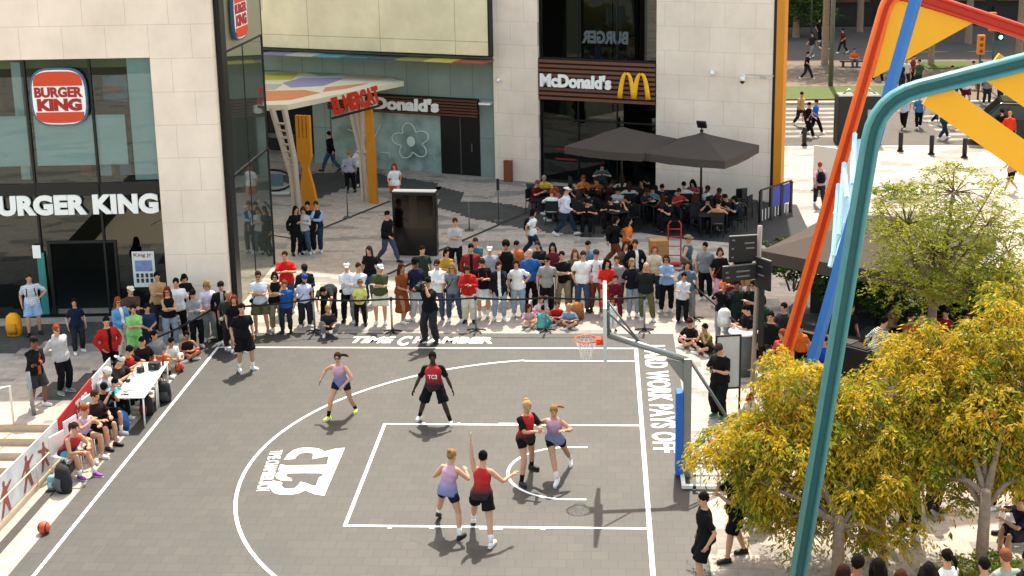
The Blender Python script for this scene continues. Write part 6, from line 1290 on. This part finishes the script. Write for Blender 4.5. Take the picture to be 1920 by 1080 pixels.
P_(1783, 1028, 'woman with a dark ponytail in a white shirt looking left', 1.66, 215, 'sit', z=1.1, head=True, hair='pony', hc='hbk', tc='wht', bc='gry', fem=True, group=GF)
P_(1893, 1026, 'bald man in a grey green shirt at the bottom right corner', 1.80, 200, 'sit', z=1.1, head=True, hair='short', hc='#7a4a30', tc='#8a968a', bc='chr', group=GF, wide=1.08)
P_(1935, 1030, 'person in black at the bottom right corner behind the bald man', 1.74, 200, 'sit', z=1.1, head=True, hc='hbk', tc='blk', bc='blk', group=GF)
P_(1850, 1044, 'person with dark hair partly behind the golden tree trunk', 1.62, 190, 'sit', z=1.1, head=True, hair='short', hc='hbk', tc='chr', bc='blk', group=GF)
P_(1930, 1010, 'person in navy shirt and white trousers seated with outstretched legs', 1.78, -90, 'sit', hc='hbr', tc='nvy', bot='trousers', bc='wht', group=GF, sc='blk')
P_(1925, 1045, 'person in shorts seated with hands clasped on the knees at the right edge', 1.76, -80, 'sitelbow', hc='hbr', tc='nvy', bot='shorts', bc='chr', group=GF, sc='blk')
P_(1745, 958, 'person in dark shoes standing under the golden foliage', 1.76, 20, 'stand', hc='hbr', tc='orn', bot='trousers', bc='chr', group=GF, sc='blk')
P_(1632, 1030, 'standing person in dark jeans holding a large brown paper bag', 1.74, 10, 'stand', hc='hbr', tc='tan', bc='djean', group=GF, sc='blk')
b = MB(); b.box((-.2, -.12, 0), (.2, .12, .5)); thing1(b, 'paper_bag', mat('#b08a68', .8, 0, .12, 4), 'brown paper bag with small print hanging below the yellow leaves', 'bag', None, .006, tuple(G(1636, 1045)+V(-.1, -.3, .45)), 5)
b = MB(); b.box((1.2, -14, 0), (4.6, -10.35, 2.4)); b.box((1.3, -10.9, 2.4), (4.2, -10.5, 2.84)); b.box((3.7, -10.34, 0), (8.5, -7.75, 1.1)); b.box((3.9, -8.2, 1.1), (6.5, -7.8, 1.54)); struct(b.build('raised_terrace', mat('#9c9384', .8, 0, .15, 3), None, .02))
# ---- more of the crowd, standing farther back
for x, y, lb, kw in ((795, 566, 'man in a dark green shirt between the navy and the white sweatshirts', dict(tc='#24362c', hc='hbk', bc='chr')), (838, 572, 'woman in a mustard top behind the blonde woman', dict(tc='#a8842f', hair='bob', hc='hbk', fem=True, bc='djean')),
    (921, 566, 'man in a white cap behind the black shirt with the red backpack', dict(tc='#8f9499', cap=('cap', 'wht'), bc='chr')), (1012, 556, 'man in dark clothes behind the bright blue polo', dict(tc='#202124', hc='hbr', bc='chr')), (1040, 560, 'woman in burgundy between the grey and black shirts', dict(tc='#64232c', hair='long', hc='hbk', fem=True, bc='djean')),
    (1104, 556, 'man in faded blue behind the plain white shirt', dict(tc='#5c7890', hc='hbk', bc='chr')), (1158, 574, 'boy in a striped shirt between the red tunic and the brown jacket', dict(tc=striped('#b9b9b4', '#3a3f4a', 60), hc='hbr', h=1.5, bc='djean')), (1226, 566, 'woman in cream behind the bald man in the dark hoodie', dict(tc='#c4b79d', hair='bob', hc='ging', fem=True, bc='djean')),
    (968, 556, 'man in an orange shirt behind the white blouse', dict(tc='#b5602a', hc='hbk', bc='chr')), (696, 566, 'woman in black between the yellow shirt and the green shirt', dict(tc='blk', hair='long', hc='hbr', fem=True, bc='jean')), (895, 548, 'man in a teal shirt in the back row', dict(tc='#27666b', hc='hbr', bc='chr'))):
    P_(x, y, lb, kw.pop('h', 1.74), rng.uniform(-15, 25), ('stand', 'crossed', 'clasp')[x % 3], group=GS, **kw)
for x, y, lb, f_, ps, kw in ((1322, 560, 'man in a grey shirt left of the sign panels', -10, 'stand', dict(tc='gry', hc='hbk', bc='blk')), (1372, 606, 'woman in maroon in front of the wayfinding sign', -20, 'phone', dict(tc='mar', hair='long', hc='hbk', fem=True, bc='blk')), (1412, 640, 'man in black with sunglasses right behind the sign pole', -30, 'crossed', dict(tc='blk', gl=True, hc='hbk', bc='chr')),
    (1425, 672, 'woman in dark green right of the sign pole', -40, 'stand', dict(tc='#28402f', hair='bob', hc='hbr', fem=True, bc='blk')), (1470, 690, 'man in charcoal by the black planter', -50, 'pocket', dict(tc='chr', hc='hbk', bc='blk')), (1500, 702, 'child in orange by the planter behind the orange leg', -30, 'stand', dict(tc='orn', h=1.3, hc='hbr', bc='blk')),
    (1588, 690, 'waiter in black standing left of the striped shirt', 20, 'stand', dict(tc='blk', hc='hbk', bc='blk')), (1668, 650, 'diner in a beige top under the dark awning', 60, 'sit', dict(tc='tan', hc='hbr', bc='blk')), (1770, 665, 'diner in red between the dark shrubs', -40, 'sit', dict(tc='#8f2b25', hc='hbk', bc='blk')), (1850, 668, 'diner in light grey near the right edge', -60, 'sit', dict(tc='lgr', hc='hbr', bc='blk')),
    (1480, 820, 'child in blue glimpsed through the yellow leaves', -60, 'stand', dict(tc='blu', h=1.4, hc='hbk', bc='chr')), (1555, 905, 'person in red seen through the yellow leaves', -50, 'sit', dict(tc='red', hc='hbk', bc='chr')), (1430, 985, 'person crouching with a grey bag under the yellow tree', -70, 'squat', dict(tc='gry', hc='hbk', bc='chr')),
    (1700, 1010, 'person in black standing under the drooping yellow sprays', 10, 'stand', dict(tc='blk', hc='hbr', bc='chr')), (1888, 945, 'person in dark clothes sitting with crossed arms at the right edge', -70, 'sit', dict(tc='chr', hc='hbk', bc='blk'))):
    P_(x, y, lb, kw.pop('h', 1.74), f_, ps, group=GR, sc='blk' if x % 2 else 'wht', **kw)
for k, (x, y, lb, c, hr) in enumerate(((148, 660, 'girl in a navy top near the restaurant door mat', 'nvy', 'long'), (300, 622, 'man in a beige shirt in front of the poster glass', 'tan', 'short'), (352, 618, 'woman in black at the foot of the stone pillar', 'blk', 'bob'), (282, 668, 'boy in dark blue behind the black belt', '#22324e', 'short'))):
    P_(x, y, lb, (1.5, 1.76, 1.66, 1.45)[k], 35, ('stand', 'crossed', 'phone', 'clasp')[k], hair=hr, hc='hbk', tc=c, bc='chr', fem=hr != 'short', group=GL)
# ---- terrace diners
TER = [(1000, 332, 'maroon', 'mar', 'ging', 60, 'short'), (1021, 322, 'yellow', '#c8a52c', 'grh', 0, 'short'), (1034, 352, 'white, seen from behind,', 'wht', 'ging', 180, 'short'), (1052, 345, 'dusty red', '#a04a48', 'ging', -80, 'bob'),
       (1092, 322, 'orange', '#c2702f', 'ging', 10, 'bob'), (1122, 326, 'rust coloured', '#8a4a2c', 'hbr', -20, 'short'), (1160, 344, 'black and white', '#a5a5a5', 'hbk', -10, 'short'), (1222, 342, 'teal', '#4c8089', 'hbk', 0, 'short'),
       (1268, 346, 'bright red', '#b2332a', 'hbr', 30, 'short'), (1285, 338, 'white long sleeved', '#d5d5de', 'hbk', 185, 'short'), (1303, 330, 'pink', '#a3485c', 'hbk', -30, 'curly'), (1346, 372, 'tan sleeveless', '#c07a48', 'hbk', 175, 'short'), (1368, 358, 'plain black', '#1c1a1a', 'hbk', -60, 'short'), (1128, 300, 'dark teal', '#2f4d50', 'hbk', 0, 'short')]
for k, (x, y, cn_, c, hc, f, hr) in enumerate(TER):
    where = ('at the left end table', 'facing the square at the left end table', 'at the left end table', 'right of the left end table', 'under the left parasol near the window', 'under the left parasol', 'in the middle of the left parasol shade', 'with a white plate between the parasols', 'left of the person in white sleeves', 'under the right parasol', 'behind the person in white sleeves', 'in front at the right end table', 'at the right end table', 'by the window glass')[k]
    o = P_(x, y, 'diner in a %s top %s' % (cn_.rstrip(','), where), 1.72, f, 'sittable', head=True, hair=hr, hc=hc, tc=c, bc='chr', group=GT, lod=.027, fem=hr != 'short', sc='wht' if k % 3 == 0 else 'blk', top='tank' if k == 11 else 'tee')
    p = o.location; d = Matrix.Rotation(R(f), 3, 'Z') @ V(0, -1, 0); chair(p.x, p.y, f); 
    if k in (1, 4, 6, 7, 9, 11): table(p.x+d.x*.62, p.y+d.y*.62, f)
    if k in (6, 7, 11):
        b = MB(); b.tube([(0, 0, 0), (0, 0, .015)], [.11, .13], 14); b.ell((.02, .02, .03), (.06, .05, .03)); thing1(b, 'plate', m_wht, ('plate on the table in the middle of the left parasol shade', 'plate in front of the diner in teal', 'plate on the right end table')[(6, 7, 11).index(k)], 'plate', 'plates on the terrace tables', loc=(p.x+d.x*.5, p.y+d.y*.5, .745))
DK = [(1072, 338), (1085, 352), (1108, 350), (1140, 332), (1148, 362), (1180, 338), (1184, 360), (1205, 346), (1240, 338), (1248, 360), (1262, 366), (1318, 342), (1325, 362), (1304, 362), (1388, 362), (1340, 346), (1102, 366), (1168, 326), (1220, 326)]
WD = ['leftmost under the left parasol', 'second from the left parasol edge', 'beside the rust coloured top', 'behind the black and white shirt', 'in front of the black and white shirt', 'just right of the black and white shirt', 'left of the teal shirt, near the camera', 'left of the teal shirt', 'right of the teal shirt, near the wall', 'right of the teal shirt, near the camera', 'in front of the bright red top', 'right of the pink top, near the wall', 'near the parasol pole, front row', 'in front of the pink top', 'rightmost near the black screen', 'behind the tan sleeveless top', 'in front of the orange top', 'behind the left parasol pole', 'by the stone wall under the parasols']
for k, (x, y) in enumerate(DK):
    f8 = (0, 180, -70, 70)[k % 4]+rng.uniform(-20, 20)
    o = P_(x, y, 'dark dressed diner '+WD[k], 1.72, f8, 'sittable' if k % 3 else 'sitphone', head=True, skin=(0, 1, 0, 2)[k % 4], hair=('short', 'long', 'bob', 'short')[k % 4], hc=('hbk', 'hbr')[k % 2], tc=('blk', 'chr', '#1c2230', '#3a1d20', 'blk', '#c9c6c0')[k % 6], bc='blk', sc='blk', group=GT, lod=.03)
    p = o.location; chair(p.x, p.y, f8); d = Matrix.Rotation(R(f8), 3, 'Z') @ V(0, -1, 0)
    if k % 3 == 0: table(p.x+d.x*.62, p.y+d.y*.62, f8)
for x, y, f in ((1140, 392, 170), (1120, 398, 60), (1190, 385, 100), (1210, 395, 200), (1330, 420, 150), (1395, 410, -120), (1405, 400, 60), (1255, 398, 180), (1060, 375, -70), (1385, 395, 200)): p = G(x, y); chair(p.x, p.y, f)
# ---- street behind
SB = [(1536, 388, 'walker in a pink checked shirt with a black backpack seen from behind', dict(f=185, ps='walk', tc='#b98a92', top='long', bc='chr', bag=('backpack', 'blk'), hc='ging')),
      (1527, 252, 'person in a bright blue shirt crossing the street', dict(f=60, ps='walk', tc='#1f66b8', bc='blk', hc='hbr')), (1514, 258, 'person in black with a pink bag crossing beside the blue shirt', dict(f=60, ps='walk2', tc='blk', bc='blk', hc='hbk', bag=('strap', 'pnk'))),
      (1600, 128, 'person in an orange top and jeans sitting on a bench across the street', dict(f=0, ps='sit', tc='#c8562f', bc='jean', hc='hbr', gl=False)), (1535, 78, 'dark dressed person near the lamp post far away', dict(f=40, ps='stand', tc='blk', bc='blk', hc='hbk')),
      (1522, 108, 'person in dark clothes beside the thin pole far away', dict(f=-40, ps='walk', tc='chr', bc='gry', hc='hbk')), (1694, 242, 'person in a pale lilac shirt crossing right of the teal leg', dict(f=-20, ps='walk', tc='#b9bccb', bc='blk', hc='hbr')),
      (1722, 242, 'person in a denim blue shirt walking away right of the teal leg', dict(f=170, ps='walk2', tc='#3d6d94', bc='blk', hc='hbr')), (1757, 232, 'person in dark clothes behind the yellow brace', dict(f=100, ps='walk', tc='chr', bc='blk', hc='hbk')),
      (1768, 262, 'person in a dark blue coat walking under the yellow brace', dict(f=120, ps='walk', tc='#23405e', bc='djean', hc='hbr', top='jacket')), (1895, 362, 'jogger in shorts and a beige top at the right edge', dict(f=-70, ps='walk', tc='#b88f74', bot='shorts', bc='blk', hc='hbr')),
      (1645, 155, 'person in black on the pavement behind the orange leg', dict(f=30, ps='walk', tc='blk', bc='blk', hc='hbk')), (1697, 165, 'person in white among the group behind the blue leg', dict(f=0, ps='stand', tc='#c8c2c2', bc='chr', hc='hbk')), (1710, 158, 'person in red and black among the group behind the blue leg', dict(f=50, ps='stand', tc='#7c2c2c', bc='blk', hc='hbk')),
      (1660, 205, 'person in light blue leaning behind the blue leg', dict(f=60, ps='walk', tc='#9fb6cf', bc='chr', hc='hbk')), (1822, 170, 'person in white behind the teal beam', dict(f=20, ps='walk', tc='#cfd4d6', bc='tan', hc='hbk')), (1838, 172, 'person in dark trousers behind the teal beam', dict(f=-20, ps='stand', tc='chr', bc='blk', hc='hbk')),
      (1810, 196, 'person in white with red shorts near the crossing', dict(f=10, ps='walk', tc='#d2d2d2', bot='shorts', bc='mar', hc='hbr')), (1862, 268, 'person in an orange vest in front of the black van', dict(f=-20, ps='stand', tc='#d08420', bc='blk', hc='hbk', top='tank')), (1890, 280, 'person in a red and orange jacket in front of the black van', dict(f=0, ps='stand', tc='#c8341c', bc='blk', hc='orn', top='jacket')),
      (1875, 276, 'person in a black coat between the orange and red jackets', dict(f=160, ps='stand', tc='blk', bc='blk', hc='hbk', top='blazer')), (1782, 180, 'person in a yellow top by the crossing behind the beam', dict(f=20, ps='walk', tc='#d8a02a', bc='chr', hc='hbk'))]
SB += [(x, y, lb, dict(f=f0, ps=p0, tc=c, bc='chr', hc='hbk')) for x, y, lb, f0, p0, c in ((1545, 92, 'distant walker in grey beneath the far trees', 30, 'walk', 'gry'), (1580, 100, 'distant walker in dark red near the bench', -60, 'walk2', '#5c2020'), (1512, 150, 'figure in black on the sunny pavement', 70, 'walk', 'blk'), (1688, 172, 'person in navy among the group behind the blue leg', 20, 'stand', 'nvy'), (1722, 168, 'person in green among the group behind the blue leg', -40, 'stand', '#33503a'), (1795, 188, 'person in pink by the yellow road sign', 60, 'walk', '#b06a80'), (1780, 240, 'person in black striding over the crossing stripes', 60, 'walk', 'blk'), (1700, 120, 'far pedestrian in brown behind the yellow plate', -30, 'walk', 'brn'), (1848, 196, 'person in grey next to the traffic light', 10, 'stand', 'gry'), (1875, 200, 'person in blue next to the traffic light', -50, 'walk', 'blu'), (1500, 236, 'walker in beige at the orange column', 40, 'walk', 'tan'))]
for x, y, lb, kw in SB: P_(x, y, lb, 1.74, group=GB, lod=.032, **kw)
b = MB(); b.box((-1.1, -.2, .40), (1.1, .2, .46)); [b.box((x-.05, -.18, 0), (x+.05, .18, .4)) for x in (-.9, .9)]; thing1(b, 'bench', m_blk, 'dark bench across the street under the person in orange', 'bench', loc=tuple(G(1608, 128)))
# cameraman's camera, phones
def held(o_, name, label, size, up_=0.03, fw_=.08):
    rt_, k, arms = next(q for q in PEOPLE if q[0] is o_); w1, w2 = arms['L'][2], arms['R'][2]; c = (w1+w2)/2+V(0, -fw_, up_); Mw = Matrix.Translation(rt_.location) @ Matrix.Rotation(rt_.rotation_euler[2], 4, 'Z') @ Matrix.Scale(k, 4)
    b = MB(); b.cbox((0, 0, 0), size)
    if name == 'video_camera': b.tube([(0, -size[1]/2, 0), (0, -size[1]/2-.14, 0)], [.05, .06], 12); b.tube([(0, 0, size[2]/2), (0, -.06, size[2]/2+.05)], .02, 6)
    o2 = thing1(b, name, m_blk, label, name.split('_')[-1], None, .004); o2.matrix_world = Mw @ Matrix.Translation(c); return o2
by = {o['label']: o for o, _, _ in PEOPLE}
def who(s): return next(o for l, o in by.items() if s in l)
held(who('cameraman in black'), 'video_camera', 'black video camera held at the face of the cameraman', (.13, .2, .13))
held(who('steward in black cap'), 'phone', 'phone in the hands of the steward in the cap', (.07, .012, .14)); held(who('filming with her phone'), 'phone', 'phone held up by the woman in light jeans', (.14, .012, .07))
held(who('black sweatshirt looking down'), 'phone', 'phone of the man in the black sweatshirt', (.07, .012, .14)); held(who('looking at his phone on a white'), 'phone', 'phone of the man sitting on a white chair', (.07, .012, .14))
text('TC3', 'jersey_print', m_wht, frameM((-.10, -.205, 1.07), (1, 0, 0), (0, -.15, 1)), .20, .10, .004, .03, who('dark skinned player'))
flush_people()
for o in list(bpy.data.objects):
    if o.type == 'MESH' and o.parent is None and 'kind' not in o and 'label' not in o: print('UNTAGGED', o.name)
